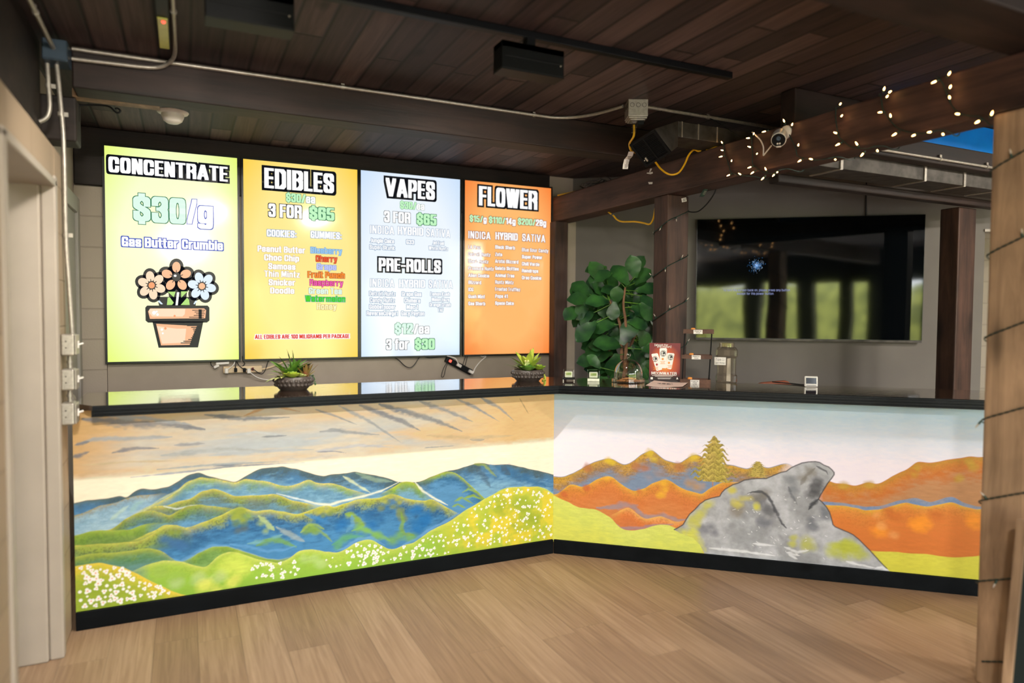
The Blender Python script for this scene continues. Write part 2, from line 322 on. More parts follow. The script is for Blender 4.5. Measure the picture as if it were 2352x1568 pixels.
# ------------------------------------------------------------------ heavy condensed lettering, drawn with a broad rectangular pen
G = {}
def _g(s):
    for line in s.strip().split('\n'):
        ch, w, st = line.split(' ', 2)
        G[ch] = (float(w), [[tuple(float(v) for v in p.split(',')) for p in k.split()] for k in st.split('|')])
_g('''A 1.25 0,0 .47,1 .53,1 1,0|.2,.24 .8,.24
B 1 0,0 0,1 .75,1 1,.88 1,.66 .8,.53 0,.53|.8,.53 1,.42 1,.12 .75,0 0,0
C 1 1,.64 1,.88 .75,1 .25,1 0,.88 0,.12 .25,0 .75,0 1,.12 1,.36
D 1 0,0 0,1 .7,1 1,.86 1,.14 .7,0 0,0
E .75 1,0 0,0 0,1 1,1|0,.52 .9,.52
F .72 0,0 0,1 1,1|0,.5 .9,.5
G 1 1,.7 1,.88 .75,1 .25,1 0,.88 0,.12 .25,0 .6,0 1,.2|1,0 1,.46 .6,.46
H 1 0,0 0,1|1,0 1,1|0,.52 1,.52
I 0 0,0 0,1
J .7 1,1 1,.12 .7,0 0,0
K 1 0,0 0,1|1,1 .1,.5 1,0
L .68 0,1 0,0 1,0
M 1.6 0,0 0,1 .15,1 .5,.1 .85,1 1,1 1,0
N 1.05 0,0 0,1 .1,1 .9,0 1,0 1,1
O 1 .25,0 0,.12 0,.88 .25,1 .75,1 1,.88 1,.12 .75,0 .25,0
P .95 0,0 0,1 .75,1 1,.86 1,.56 .75,.42 0,.42
Q 1 .25,0 0,.12 0,.88 .25,1 .75,1 1,.88 1,.12 .75,0 .25,0|.6,.1 1,-.12
R 1 0,0 0,1 .75,1 1,.88 1,.62 .75,.5 0,.5|.75,.5 1,.38 1,0
S 1 1,.68 1,.88 .75,1 .25,1 0,.88 0,.68 .15,.58 .85,.42 1,.32 1,.12 .75,0 .25,0 0,.12 0,.32
T .95 .5,0 .5,1|0,1 1,1
U 1 0,1 0,.12 .25,0 .75,0 1,.12 1,1
V 1.2 0,1 .47,0 .53,0 1,1
W 1.7 0,1 .2,0 .28,0 .46,1 .54,1 .72,0 .8,0 1,1
X 1.05 0,0 1,1|0,1 1,0
Y 1.05 0,1 .5,.42 1,1|.5,.42 .5,0
Z .8 0,1 1,1 0,0 1,0
a .9 .02,.56 .02,.66 .25,.76 .75,.76 1,.66 1,0|1,.42 .25,.38 0,.28 0,.1 .25,0 .7,0 1,.14
b .9 0,1 0,0|0,.12 .3,0 .75,0 1,.12 1,.64 .75,.76 .3,.76 0,.64
c .9 1,.5 1,.64 .75,.76 .25,.76 0,.64 0,.12 .25,0 .75,0 1,.12 1,.28
d .9 1,1 1,0|1,.12 .7,0 .25,0 0,.12 0,.64 .25,.76 .7,.76 1,.64
e .9 0,.38 1,.38 1,.64 .75,.76 .25,.76 0,.64 0,.12 .25,0 .75,0 1,.12 1,.22
f .45 1,1 .6,1 .35,.9 .35,0|-.2,.74 1,.74
g .9 1,.76 1,-.12 .75,-.24 .25,-.24 0,-.14|1,.16 .7,.04 .25,.04 0,.16 0,.64 .25,.76 .7,.76 1,.64
h .9 0,0 0,1|0,.6 .35,.76 .75,.76 1,.64 1,0
i 0 0,0 0,.72|0,.98 0,1
j .2 1,.72 1,-.12 .6,-.24|1,.98 1,1
k .95 0,0 0,1|1,.74 .1,.36 1,0
l 0 0,0 0,1
m 1.65 0,0 0,.76|0,.64 .18,.76 .36,.76 .5,.64 .5,0|.5,.64 .68,.76 .86,.76 1,.64 1,0
n .9 0,0 0,.76|0,.62 .35,.76 .75,.76 1,.64 1,0
o .9 .25,0 0,.12 0,.64 .25,.76 .75,.76 1,.64 1,.12 .75,0 .25,0
p .9 0,-.24 0,.76|0,.12 .3,0 .75,0 1,.12 1,.64 .75,.76 .3,.76 0,.64
q .9 1,-.24 1,.76|1,.12 .7,0 .25,0 0,.12 0,.64 .25,.76 .7,.76 1,.64
r .6 0,0 0,.76|0,.56 .4,.74 1,.76
s .85 1,.54 1,.66 .75,.76 .25,.76 0,.66 0,.5 .2,.42 .8,.34 1,.26 1,.1 .75,0 .25,0 0,.1 0,.22
t .45 .35,1 .35,.1 .6,0 1,0|-.15,.74 1,.74
u .9 0,.76 0,.12 .25,0 .65,0 1,.14|1,.76 1,0
v .95 0,.76 .43,0 .57,0 1,.76
w 1.5 0,.76 .2,0 .28,0 .46,.76 .54,.76 .72,0 .8,0 1,.76
x .9 0,0 1,.76|0,.76 1,0
y .95 0,.76 .45,.04 .55,.04 1,.76|.55,.1 .4,-.2 0,-.24
z .75 0,.74 1,.74 0,0 1,0
0 .95 .25,0 0,.12 0,.88 .25,1 .75,1 1,.88 1,.12 .75,0 .25,0
1 .45 0,.78 .7,1 1,1 1,0
2 .95 0,.68 0,.88 .25,1 .75,1 1,.88 1,.62 0,.1 0,0 1,0
3 .95 0,.74 0,.88 .25,1 .75,1 1,.88 1,.64 .75,.53 .45,.53|.75,.53 1,.42 1,.12 .75,0 .25,0 0,.12 0,.28
4 1 .75,0 .75,1 0,.3 0,.2 1.1,.2
5 .95 .95,1 0,1 0,.5 .75,.6 1,.48 1,.12 .75,0 .25,0 0,.12 0,.26
6 .95 1,.76 1,.88 .75,1 .25,1 0,.88 0,.12 .25,0 .75,0 1,.12 1,.46 .75,.58 .25,.56
7 .85 0,1 1,1 .35,0
8 .95 .25,0 0,.12 0,.42 .2,.52 .8,.52 1,.64 1,.88 .75,1 .25,1 0,.88 0,.64 .2,.52|.8,.52 1,.42 1,.12 .75,0 .25,0
9 .95 0,.24 0,.12 .25,0 .75,0 1,.12 1,.88 .75,1 .25,1 0,.88 0,.54 .25,.42 .75,.44
$ .98 1,.68 1,.86 .75,.96 .25,.96 0,.86 0,.66 .15,.58 .85,.42 1,.32 1,.14 .75,.04 .25,.04 0,.14 0,.32|.5,1 .5,1.1|.5,-.02 .5,-.1
/ .75 0,0 1,1
: 0 0,.08 0,.1|0,.6 0,.62
- .45 0,.44 1,.44
. 0 0,0 0,.01
, 0 0,.02 -.3,-.16
' 0 0,1 0,.84
( .35 1,1.1 0,.8 0,.1 1,-.2
) .35 0,1.1 1,.8 1,.1 0,-.2
[ .35 1,1.1 0,1.1 0,-.15 1,-.15
] .35 0,1.1 1,1.1 1,-.15 0,-.15
! 0 0,1 0,.3|0,0 0,.02''')
NARROW = dict(A=.74, V=.74, W=.66, M=.84, N=.84, K=.86, X=.8, Y=.85, v=.76, w=.66, x=.8, y=.8, m=.84, k=.86, Z=.9, z=.9)
for _c in 'CGOQSUJ0235689$aceosgu':
    w_, st_ = G[_c]; ns = []
    for pl in st_:
        if len(pl) < 4: ns.append(pl); continue
        cl = pl[0] == pl[-1]; q = [] if cl else [pl[0]]
        for a_, b_ in zip(pl[:-1], pl[1:]):
            for t_ in (.22, .78): q.append((a_[0]+(b_[0]-a_[0])*t_, a_[1]+(b_[1]-a_[1])*t_))
        q.append(q[0] if cl else pl[-1]); ns.append(q)
    G[_c] = (w_, ns)
def text(mb, spans, c, ex, ey, width, cap, mi=None, pw=.25, ph=.15, sk=.36, gap=.06, out=0.0, omi=None, slant=0, align=0, lift=.0012, jit=0, en=None):
    """spans: [(string, material slot)]; c: centre of the line (cap middle), fitted to width x cap; out: outline breadth in cap units"""
    ex = np.array(ex, float); ey = np.array(ey, float); en = np.cross(ex, ey) if en is None else en
    x = 0.0; items = []
    rnd = random.Random(len(spans[0][0])*7+3)
    for s, k in spans:
        for ch in s:
            if ch == ' ': x += .3; continue
            w, st = G[ch]; w *= sk; items.append((ch, x+pw/2, w, st, k, rnd.uniform(-jit, jit))); x += w+pw+gap
    x -= gap; tot = x; sx = width/tot; c = np.array(c, float)
    o = c-ex*width/2-ey*cap/2
    for layer in (1, 0):
        if layer and not out: continue
        e = out if layer else 0; hx, hy = pw/2*(NARROW.get(ch, 1.0)), ph/2
        for ch, x0, w, st, k, j in items:
            for pl in st:
                for a, b in zip(pl[:-1], pl[1:]):
                    q = []
                    for p in (a, b):
                        py = ph/2+p[1]*(1-ph)+j; qx = x0+p[0]*w+slant*py
                        for sxg, syg in ((-1, -1), (1, -1), (1, 1), (-1, 1)):
                            q.append(((qx+sxg*hx)*sx+sxg*e*cap, (py+syg*hy)*cap+syg*e*cap))
                    hull = convex(q); L = lift*(.5 if layer else 1)
                    mb.add([o+ex*p[0]+ey*p[1]+en*L for p in hull], [tuple(range(len(hull)))], omi if layer else k)
def convex(pts):
    pts = sorted(set((round(a, 7), round(b, 7)) for a, b in pts))
    def half(ps):
        h = []
        for p in ps:
            while len(h) > 1 and (h[-1][0]-h[-2][0])*(p[1]-h[-2][1])-(h[-1][1]-h[-2][1])*(p[0]-h[-2][0]) <= 0: h.pop()
            h.append(p)
        return h
    a = half(pts); b = half(pts[::-1]); return a[:-1]+b[:-1]

#@@PART2
# ------------------------------------------------------------------ room shell
mb = MB(); mb.box(-4, 9, -3.7, 7, -.1, 0); struct(mb.build('floor', 'floor', origin=(0, 0, 0)))
mb = MB(); mb.box(-.75, 9, -3.7, 7, CEIL, CEIL+.1); struct(mb.build('ceiling', 'ceil', origin=(0, 0, 0)))
DY0, DY1 = 2.52, 3.48                                   # doorway in the left wall
mb = MB()
mb.box(-.69, -.49, DY1, 3.735, 0, 2.19); mb.box(-.69, -.49, -.6, DY0, 0, 2.19); mb.box(-.69, -.49, DY0, DY1, 2.04, 2.19)
struct(mb.build('wall_left', 'block_y', origin=(0, 0, 0), bevel=.012))
mb = MB(); mb.box(-.74, -.64, 3.735, 5.5, 0, CEIL); mb.box(-.69, -.64, 3.6, 3.735, 0, CEIL); struct(mb.build('wall_rear_left', 'board', origin=(0, 0, 0)))
mb = MB(); mb.box(-.75, 3.6, 5.34, 5.45, 0, CEIL); mb.box(-.64, -.47, 5.30, 5.34, 0, 2.31); struct(mb.build('wall_back', 'block_x', origin=(-.64, 0, .087)))
mb = MB(); mb.box(-.468, 3.4, 5.322, 5.34, 0, 2.45); struct(mb.build('wall_back_panel', 'board', origin=(0, 0, 0)))
PW = P0+NW*.05
def wallR(mb, s0, s1, z0, z1, n0=0, n1=.1): return mb.obox(PW+DW*(s0+s1)/2+NW*(n0+n1)/2+UP*(z0+z1)/2, DW, NW, UP, (s1-s0)/2, (n1-n0)/2, (z1-z0)/2)
mb = MB(); wallR(mb, -.35, 3.262, 0, CEIL); wallR(mb, 3.262, 4.2, 2.17, CEIL); wallR(mb, 4.2, 4.5, 0, CEIL); struct(mb.build('wall_right', 'wall', origin=(0, 0, 0)))
mb = MB(); wallR(mb, 1.8, 5.6, 0, CEIL, 1.2, 1.3); wallR(mb, 1.8, 1.9, 0, CEIL, .1, 1.2); wallR(mb, 5.5, 5.6, 0, CEIL, .1, 1.2); struct(mb.build('wall_recess', 'block_x', origin=(0, 0, 0)))
mb = MB(); wallR(mb, 3.255, 4.2, 2.165, 2.185, -.012, .11); struct(mb.build('trim_3', 'frame', origin=(0, 0, 0)))
mb = MB(); mb.box(6.6, 6.75, -3.6, 2.9, 0, CEIL); struct(mb.build('wall_right_side', 'plain', origin=(0, 0, 0)))
mb = MB(); xs = [-2.65]+[v for w in WIN for v in w]+[6.75]
for i in range(0, len(xs), 2): mb.box(xs[i], xs[i+1], WY-.15, WY, 0, CEIL)
for a, b in WIN: mb.box(a, b, WY-.15, WY, WTOP, CEIL)
struct(mb.build('wall_front', 'timber_dark', origin=(0, 0, 0)))
# doorway on the left: steel jamb, head, open white leaf
mb = MB(); mb.box(-.70, -.535, 3.425, DY1, 0, 2.04); mb.box(-.535, -.48, 3.44, 3.49, 0, 2.06)
mb.box(-.70, -.48, DY0, DY1, 2.01, 2.045); mb.box(-.70, -.48, DY0, DY0+.05, 0, 2.04); struct(mb.build('trim_1', 'frame', origin=(0, 0, 0), bevel=.008))
mb = MB(); mb.box(-1.6, -.705, 3.36, 3.405, .01, 2.0); d1 = struct(mb.build('door_1', 'white', bevel=.004))
mb = MB(); mb.tube([(-1.50, 3.36, 1.0), (-1.50, 3.30, 1.0), (-1.40, 3.30, 1.0)], .01); mb.build('door_handle', 'steel', d1, smooth=True)
mb = MB(); mb.box(-2.6, -2.5, .4, 4.6, 0, CEIL); mb.box(-2.5, -.69, 4.5, 4.6, 0, CEIL); mb.box(-2.7, -.75, -3.7, 4.6, CEIL, CEIL+.1); mb.box(-2.7, -2.6, -3.65, .45, 0, CEIL); struct(mb.build('added_vestibule', 'plain', origin=(0, 0, 0)))  # added side room, keeps open sky from overlighting the doorway
# grey door behind the counter
mb = MB(); mb.box(-.64, -.605, 4.32, 4.42, 0, 2.22); mb.box(-.64, -.605, 5.17, 5.27, 0, 2.22); mb.box(-.64, -.605, 4.42, 5.17, 2.12, 2.22); struct(mb.build('trim_2', 'greyframe', origin=(0, 0, 0), bevel=.005))
mb = MB(); mb.box(-.638, -.622, 4.42, 5.17, .01, 2.12); d2 = struct(mb.build('door_2', 'greyframe', origin=(-.63, 4.8, 0)))
mb = MB(); mb.lathe((-.622, 4.49, 1.0), [(.012, 0), (.012, .03), (.027, .045), (.027, .065), (0, .075)], 12, az=EX); mb.build('door_knob', 'steel', d2, smooth=True)
# outside: lawn, added grey slab that weakens green bounce, hedges
mb = MB(); mb.box(-60, 60, -70, 40, -.3, -.12); o = mb.build('lawn', 'grass', origin=(0, 0, 0)); tag(o, 'green lawn outside the front openings', 'lawn')
mb = MB(); mb.box(-12, 16, -12, -3.66, -.12, -.06); struct(mb.build('added_patio', M['added_patio'], origin=(0, 0, 0)))
def hedge(x0, x1, y, h, label):
    mb = MB(); rnd = random.Random(int(x0*10)); n = 14; rows = 6; vs = []; fs = []
    for i in range(n+1):
        for j in range(rows+1):
            a = math.pi*j/rows; r = 1+rnd.uniform(-.12, .12)
            vs.append((x0+(x1-x0)*i/n+rnd.uniform(-.2, .2), y+math.cos(a)*1.2*r, -.12+max(0, math.sin(a))**.55*h*r))
    for i in range(n):
        for j in range(rows): fs.append((i*(rows+1)+j, (i+1)*(rows+1)+j, (i+1)*(rows+1)+j+1, i*(rows+1)+j+1))
    mb.add(vs, fs); return tag(mb.build('hedge', 'hedge', smooth=True), label, 'hedge')
hedge(-40, -8, -31, 3.8, 'long green hedge beyond the lawn, towards the left of the front openings')
hedge(-8, 14, -33, 3.6, 'lower green hedge beyond the lawn, straight behind the viewer')
hedge(14, 45, -30, 4.0, 'tall green hedge beyond the lawn, towards the right of the front openings')

# ------------------------------------------------------------------ timber posts and beams
def timber(name, label, cat, boxes, mt, bevel=.008):
    mb = MB()
    for b in boxes: mb.box(*b)
    return tag(mb.build(name, mt, bevel=bevel), label, cat)
timber('timber_beam', 'dark timber ceiling beam above the menu screens carrying a steel conduit', 'beam', [(-.45, 2.90, 3.725, 3.89, 2.51, 2.70)], 'timber_x')
timber('timber_beam', 'dark timber beam along the top of the left block wall', 'beam', [(-.76, -.57, -.6, 3.73, 2.192, 2.70)], 'timber_dark')
timber('timber_corbel', 'dark timber stub with a chipped end under the left end of the ceiling beam', 'beam', [(-.66, -.455, 3.895, 4.06, 2.30, 2.51)], 'timber_dark')
timber('timber_beam', 'dark fascia timber on the wall above the menu screens', 'beam', [(-.64, 2.88, 5.295, 5.322, 2.32, 2.70)], 'timber_dark')
ybeam = timber('timber_beam', 'brown timber beam wrapped in lit string lights, running out over the counter', 'beam', [(2.90, 3.07, -1.2, 5.28, 2.292, 2.505)], 'timber_y')
timber('timber_beam', 'short timber stub resting on the string-lit beam, end grain showing', 'beam', [(2.93, 3.62, 2.685, 2.785, 2.507, 2.70)], 'timber_x')
timber('timber_beam', 'brown timber beam below the blue board at the right', 'beam', [(3.075, 5.7, 2.60, 2.68, 2.385, 2.503)], 'timber_x')
timber('timber_beam', 'slim timber rail under the sheet metal duct above the dark television', 'beam', [(3.075, 5.3, 2.925, 3.0, 2.255, 2.305)], 'timber_x')
timber('timber_beam', 'wide blurred timber beam crossing the top right corner', 'beam', [(.2, 6.5, 1.38, 1.63, 2.507, 2.70)], 'timber_x')
timber('blue_board', 'bright blue board above the brown beam at the right', 'board', [(3.63, 5.2, 2.70, 2.725, 2.505, 2.698)], 'blue')
post1 = timber('timber_post', 'brown timber post behind the moon drinks poster, wrapped in unlit string lights', 'post', [(2.90, 3.077, 3.700, 3.848, 0, 2.291)], 'timber_z')
timber('timber_post', 'dark timber post beside the orange menu screen', 'post', [(2.872, 3.0, 5.18, 5.28, 0, 2.291)], 'timber_z')
timber('timber_post', 'blurred light brown timber post in the right foreground', 'post', [(2.90, 3.07, 1.49, 1.672, 0, 2.291)], 'timber_near', .012)
timber('timber_post', 'dark timber post to the right of the big dark television', 'post', [(4.86, 5.055, 3.0, 3.135, 0, 2.254)], 'timber_z')

# ------------------------------------------------------------------ painted fronts of the counter
_rs = np.random.RandomState(11); _LT = _rs.rand(256, 256)
def vn(x, y):
    xi = np.floor(x).astype(int); yi = np.floor(y).astype(int); fx = x-xi; fy = y-yi
    fx = fx*fx*(3-2*fx); fy = fy*fy*(3-2*fy)
    a = _LT[xi & 255, yi & 255]; b = _LT[(xi+1) & 255, yi & 255]; c = _LT[xi & 255, (yi+1) & 255]; d = _LT[(xi+1) & 255, (yi+1) & 255]
    return (a*(1-fx)+b*fx)*(1-fy)+(c*(1-fx)+d*fx)*fy
def fbm(x, y, o=4):
    s = 0; a = .5; t = 0
    for i in range(o): s = s+a*vn(x*2**i+17.3*i, y*2**i+5.1*i); t += a; a *= .55
    return s/t
class Paint:
    def __init__(s, L, z0, z1, nx, nz, uv):
        s.uv = uv; s.nx, s.nz, s.L, s.z0, s.z1 = nx, nz, L, z0, z1
        s.U, s.Z = np.meshgrid(np.linspace(0, L, nx), np.linspace(z0, z1, nz)); s.C = np.zeros((nz, nx, 3))
        s.fine = fbm(s.U*160, s.Z*160, 3); s.brush = fbm(s.U*26, s.Z*90, 4); s.blot = fbm(s.U*14, s.Z*14, 4)
    def P(s, pts): return np.array([s.uv(*p) for p in pts])
    def col(s, c): return lin(c)
    def blend(s, c, a):
        a = np.clip(a, 0, 1)[..., None]; s.C = s.C*(1-a)+c*a
    def ridge(s, pts, wob=.004):
        q = s.P(pts); o = np.argsort(q[:, 0]); u = np.linspace(-.2, s.L+.2, 2400)
        h = np.interp(u, q[o, 0], q[o, 1]); k = np.exp(-.5*(np.arange(-30, 31)/9.0)**2); k /= k.sum()
        h = np.convolve(np.pad(h, 30, mode='edge'), k, 'valid')
        hh = np.interp(s.U[0], u, h)+wob*(vn(s.U[0]*30, s.U[0]*0+3)-.5)
        lo, hi = q[:, 0].min(), q[:, 0].max()
        if hi > s.L*.78: hi = 9
        return hh[None, :], (s.U >= lo-.01) & (s.U <= hi+.01)
    def hill(s, pts, top, mid, low, d1=.05, d2=.12, crest=None, cw=.012, line=None, stip=.35, fade=None):
        h, ok = s.ridge(pts); d = h-s.Z
        t1 = np.clip(d/(d1*1.5)+(s.blot-.5)*2.2+(s.fine-.5)*.9, 0, 1)[..., None]; t2 = np.clip((d-d1)/d2+(s.brush-.5)*1.5, 0, 1)[..., None]
        c = lin(top)*(1-t1)+lin(mid)*t1; c = c*(1-t2)+lin(low)*t2
        st = np.clip((s.fine-.52)*9, 0, 1)*np.exp(-d/.05)*stip
        c = c*(1-.75*st[..., None]); c = c*(.86+.28*s.brush[..., None])
        if crest is not None:
            w = np.clip(np.exp(-np.maximum(d, 0)/(cw*(.15+1.7*s.blot)))*(.15+1.3*s.fine)*np.clip(.35+1.4*s.brush, 0, 1), 0, 1)[..., None]; c = c*(1-w)+lin(crest)*w
        if line is not None:
            w = np.clip(1.3-d/.0045, 0, 1)[..., None]*.8; c = c*(1-w)+lin(line)*w
        a = np.clip(d/.003+.5, 0, 1)*ok
        q_ = s.P(pts)[:, 0]
        if q_.min() > .06: a = a*np.clip((s.U-q_.min())/.10+(s.blot-.5)*.8, 0, 1)
        if q_.max() < s.L*.78: a = a*np.clip((q_.max()-s.U)/.10+(s.blot-.5)*.8, 0, 1)
        if fade: a = a*np.clip((fade-d)/(.35*fade), 0, 1)
        s.blend(c, a)
    def seg(s, pts):
        q = s.P(pts); best = np.full(s.U.shape, 9.0); tt = np.zeros(s.U.shape); acc = 0
        ln = np.hypot(*(q[1:]-q[:-1]).T); T = ln.sum()
        for (a, b), l in zip(zip(q[:-1], q[1:]), ln):
            v = b-a; t = np.clip(((s.U-a[0])*v[0]+(s.Z-a[1])*v[1])/max(l*l, 1e-9), 0, 1)
            dd = np.hypot(s.U-a[0]-t*v[0], s.Z-a[1]-t*v[1]); m_ = dd < best
            best = np.where(m_, dd, best); tt = np.where(m_, (acc+t*l)/T, tt); acc += l
        return best, tt
    def stroke(s, pts, w0, w1, c, soft=.7, op=.9, rag=.5, c2=None):
        """brush stroke, half widths w0 -> w1 in metres, ragged edge"""
        d, t = s.seg(pts); w = (w0+(w1-w0)*t)*np.clip(.25+3*np.minimum(t, 1-t)*1.2, .25, 1)
        d = d+(fbm(s.U*34, s.Z*70, 3)-.5)*2*rag*w
        a = np.clip((w-d)/(soft*w+1e-5), 0, 1)*op
        cc = lin(c)*np.ones(s.C.shape)
        if c2 is not None:
            k = np.clip(d/(w+1e-5), 0, 1)[..., None]; cc = lin(c)*(1-k)+lin(c2)*k
        s.blend(cc*(.85+.3*s.brush[..., None]), a*(.75+.4*s.blot))
    def inside(s, pts):
        q = s.P(pts); r = np.zeros(s.U.shape, bool); n = len(q)
        for i in range(n):
            (x1, y1), (x2, y2) = q[i], q[(i+1) % n]
            if y1 == y2: continue
            r ^= ((y1 > s.Z) != (y2 > s.Z)) & (s.U < (x2-x1)*(s.Z-y1)/(y2-y1)+x1)
        return r
    def dabs(s, pts, r, c, op=.8):
        for p in pts:
            q = s.uv(*p); d = np.hypot(s.U-q[0], (s.Z-q[1])*1.2)/r+(s.blot-.5)*1.3; s.blend(lin(c)*(.85+.3*s.brush[..., None]), np.clip((1-d)*1.4, 0, 1)*op)
    def flowers(s, items, centre=True):
        for u, z, r, k in items:
            x0 = int((u-3*r)/s.L*(s.nx-1)); x1 = int((u+3*r)/s.L*(s.nx-1))+2; y0 = int((z-3*r-s.z0)/(s.z1-s.z0)*(s.nz-1)); y1 = int((z+3*r-s.z0)/(s.z1-s.z0)*(s.nz-1))+2
            x0, y0 = max(x0, 0), max(y0, 0)
            if x1 <= x0 or y1 <= y0: continue
            uu, zz = s.U[y0:y1, x0:x1], s.Z[y0:y1, x0:x1]; c = s.C[y0:y1, x0:x1]
            for j in range(k):
                an = j*2.1+u*40; ox, oz = (math.cos(an)*r*.62, math.sin(an)*r*.62) if k > 1 else (0, 0)
                a = np.clip((r*.62-np.hypot(uu-u-ox, zz-z-oz))/.0022+.5, 0, 1)[..., None]; c[...] = c*(1-a)+lin((250, 246, 240))*a
            if k > 1:
                a = np.clip((r*.26-np.hypot(uu-u, zz-z))/.002+.5, 0, 1)[..., None]*.9; c[...] = c*(1-a)+lin((232, 130, 70))*a
    def mesh(s, name, origin, dx, mat_, parent):
        po = np.array(PARENT_ORIGIN[parent.name]); v = np.array(origin)[None, None]+s.U[..., None]*dx+s.Z[..., None]*UP-po
        nx, nz = s.nx, s.nz; i = np.arange(nx*nz).reshape(nz, nx)
        f = np.stack([i[:-1, :-1], i[:-1, 1:], i[1:, 1:], i[1:, :-1]], -1).reshape(-1, 4)
        me = bpy.data.meshes.new(name); me.vertices.add(nx*nz); me.vertices.foreach_set('co', v.reshape(-1).astype(np.float32))
        nf = len(f); me.loops.add(nf*4); me.loops.foreach_set('vertex_index', f.reshape(-1).astype(np.int32))
        me.polygons.add(nf); me.polygons.foreach_set('loop_start', np.arange(0, nf*4, 4, dtype=np.int32)); me.polygons.foreach_set('loop_total', np.full(nf, 4, np.int32))
        me.update(); at = me.color_attributes.new('paint', 'FLOAT_COLOR', 'POINT')
        at.data.foreach_set('color', np.concatenate([np.clip(s.C, 0, .9).reshape(-1, 3), np.ones((nx*nz, 1))], 1).reshape(-1).astype(np.float32))
        me.materials.append(mat_); o = bpy.data.objects.new(name, me); COL.objects.link(o); o.parent = parent; return o
pm, pnt, pb = newmat('acrylic_paint')
pa = nd(pnt, 'ShaderNodeAttribute', attribute_name='paint'); sca = nd(pnt, 'ShaderNodeVectorMath', {0: pa.outputs['Color'], 3: .92}, operation='SCALE')
pnt.links.new(sca.outputs[0], pb.inputs['Base Color']); pb.inputs['Roughness'].default_value = .55; pb.inputs['Specular IOR Level'].default_value = .25
ptc = nd(pnt, 'ShaderNodeTexCoord'); pno = nd(pnt, 'ShaderNodeTexNoise', {'Vector': ptc.outputs['Object'], 'Scale': 60.0, 'Detail': 6.0})
pbp = nd(pnt, 'ShaderNodeBump', {'Height': pno.outputs['Fac'], 'Strength': .12, 'Distance': .004}); pnt.links.new(pbp.outputs[0], pb.inputs['Normal'])

def zA(x, y): return (150+x/4.126, 880+y/4.126)          # reading frames of the photograph's details
def zB(x, y): return (700+x/3.986, 880+y/3.986)
def zC(x, y): return (150+x/3.92, 1100+y/3.92)
def zD(x, y): return (700+x/3.92, 1050+y/3.92)
def zE(x, y): return (1260+x/4.356, 880+y/4.356)
def zF(x, y): return (1500+x/3.92, 980+y/3.92)
def zG(x, y): return (1800+x/2.851, 850+y/2.851)
def L_(f, s): return [f(*map(float, p.split(','))) for p in s.split()]
LW = C0[0]-XL
def uvL(x, y): p = PY(x, y, YC); return p[0]-XL, p[2]
def uvR(x, y): p = onp(x, y, C0, N); return (p-C0) @ D, p[2]

# --- left front: blue ridges under a sunset
A = Paint(LW, .07, 1.03, 1020, 370, uvL)
k = fbm(A.U*1.6+3, A.Z*9, 4); k2 = fbm(A.U*2.2+9, A.Z*16, 4)
sky = lin((250, 216, 170))*(1-np.clip((k-.38)*4, 0, 1))[..., None]+lin((240, 230, 214))*np.clip((k-.38)*4, 0, 1)[..., None]
w = np.clip((k2-.44)*5, 0, 1)[..., None]*np.clip((.97-A.Z)/.15, 0, 1)[..., None]*np.clip(1.35-np.abs(A.U-1.05), 0, 1)[..., None]; sky = sky*(1-.85*w)+lin((206, 218, 230))*w*.85
w = np.clip((A.U-1.75)/.5, 0, 1)[..., None]; sky = sky*(1-w)+lin((244, 206, 150))*w
w = np.clip(1-A.U/.28, 0, 1)[..., None]; sky = sky*(1-w*.8)+lin((228, 182, 118))*w*.8
hz = np.clip((.735-A.Z+.02*(A.brush-.5))/.03, 0, 1)[..., None]
cream = lin((250, 235, 212))*(.93+.14*A.brush[..., None]); A.C = sky*(.92+.16*A.brush[..., None])*(1-hz)+cream*hz
GD, GL, BW = (140, 146, 160), (190, 196, 204), (222, 228, 234)
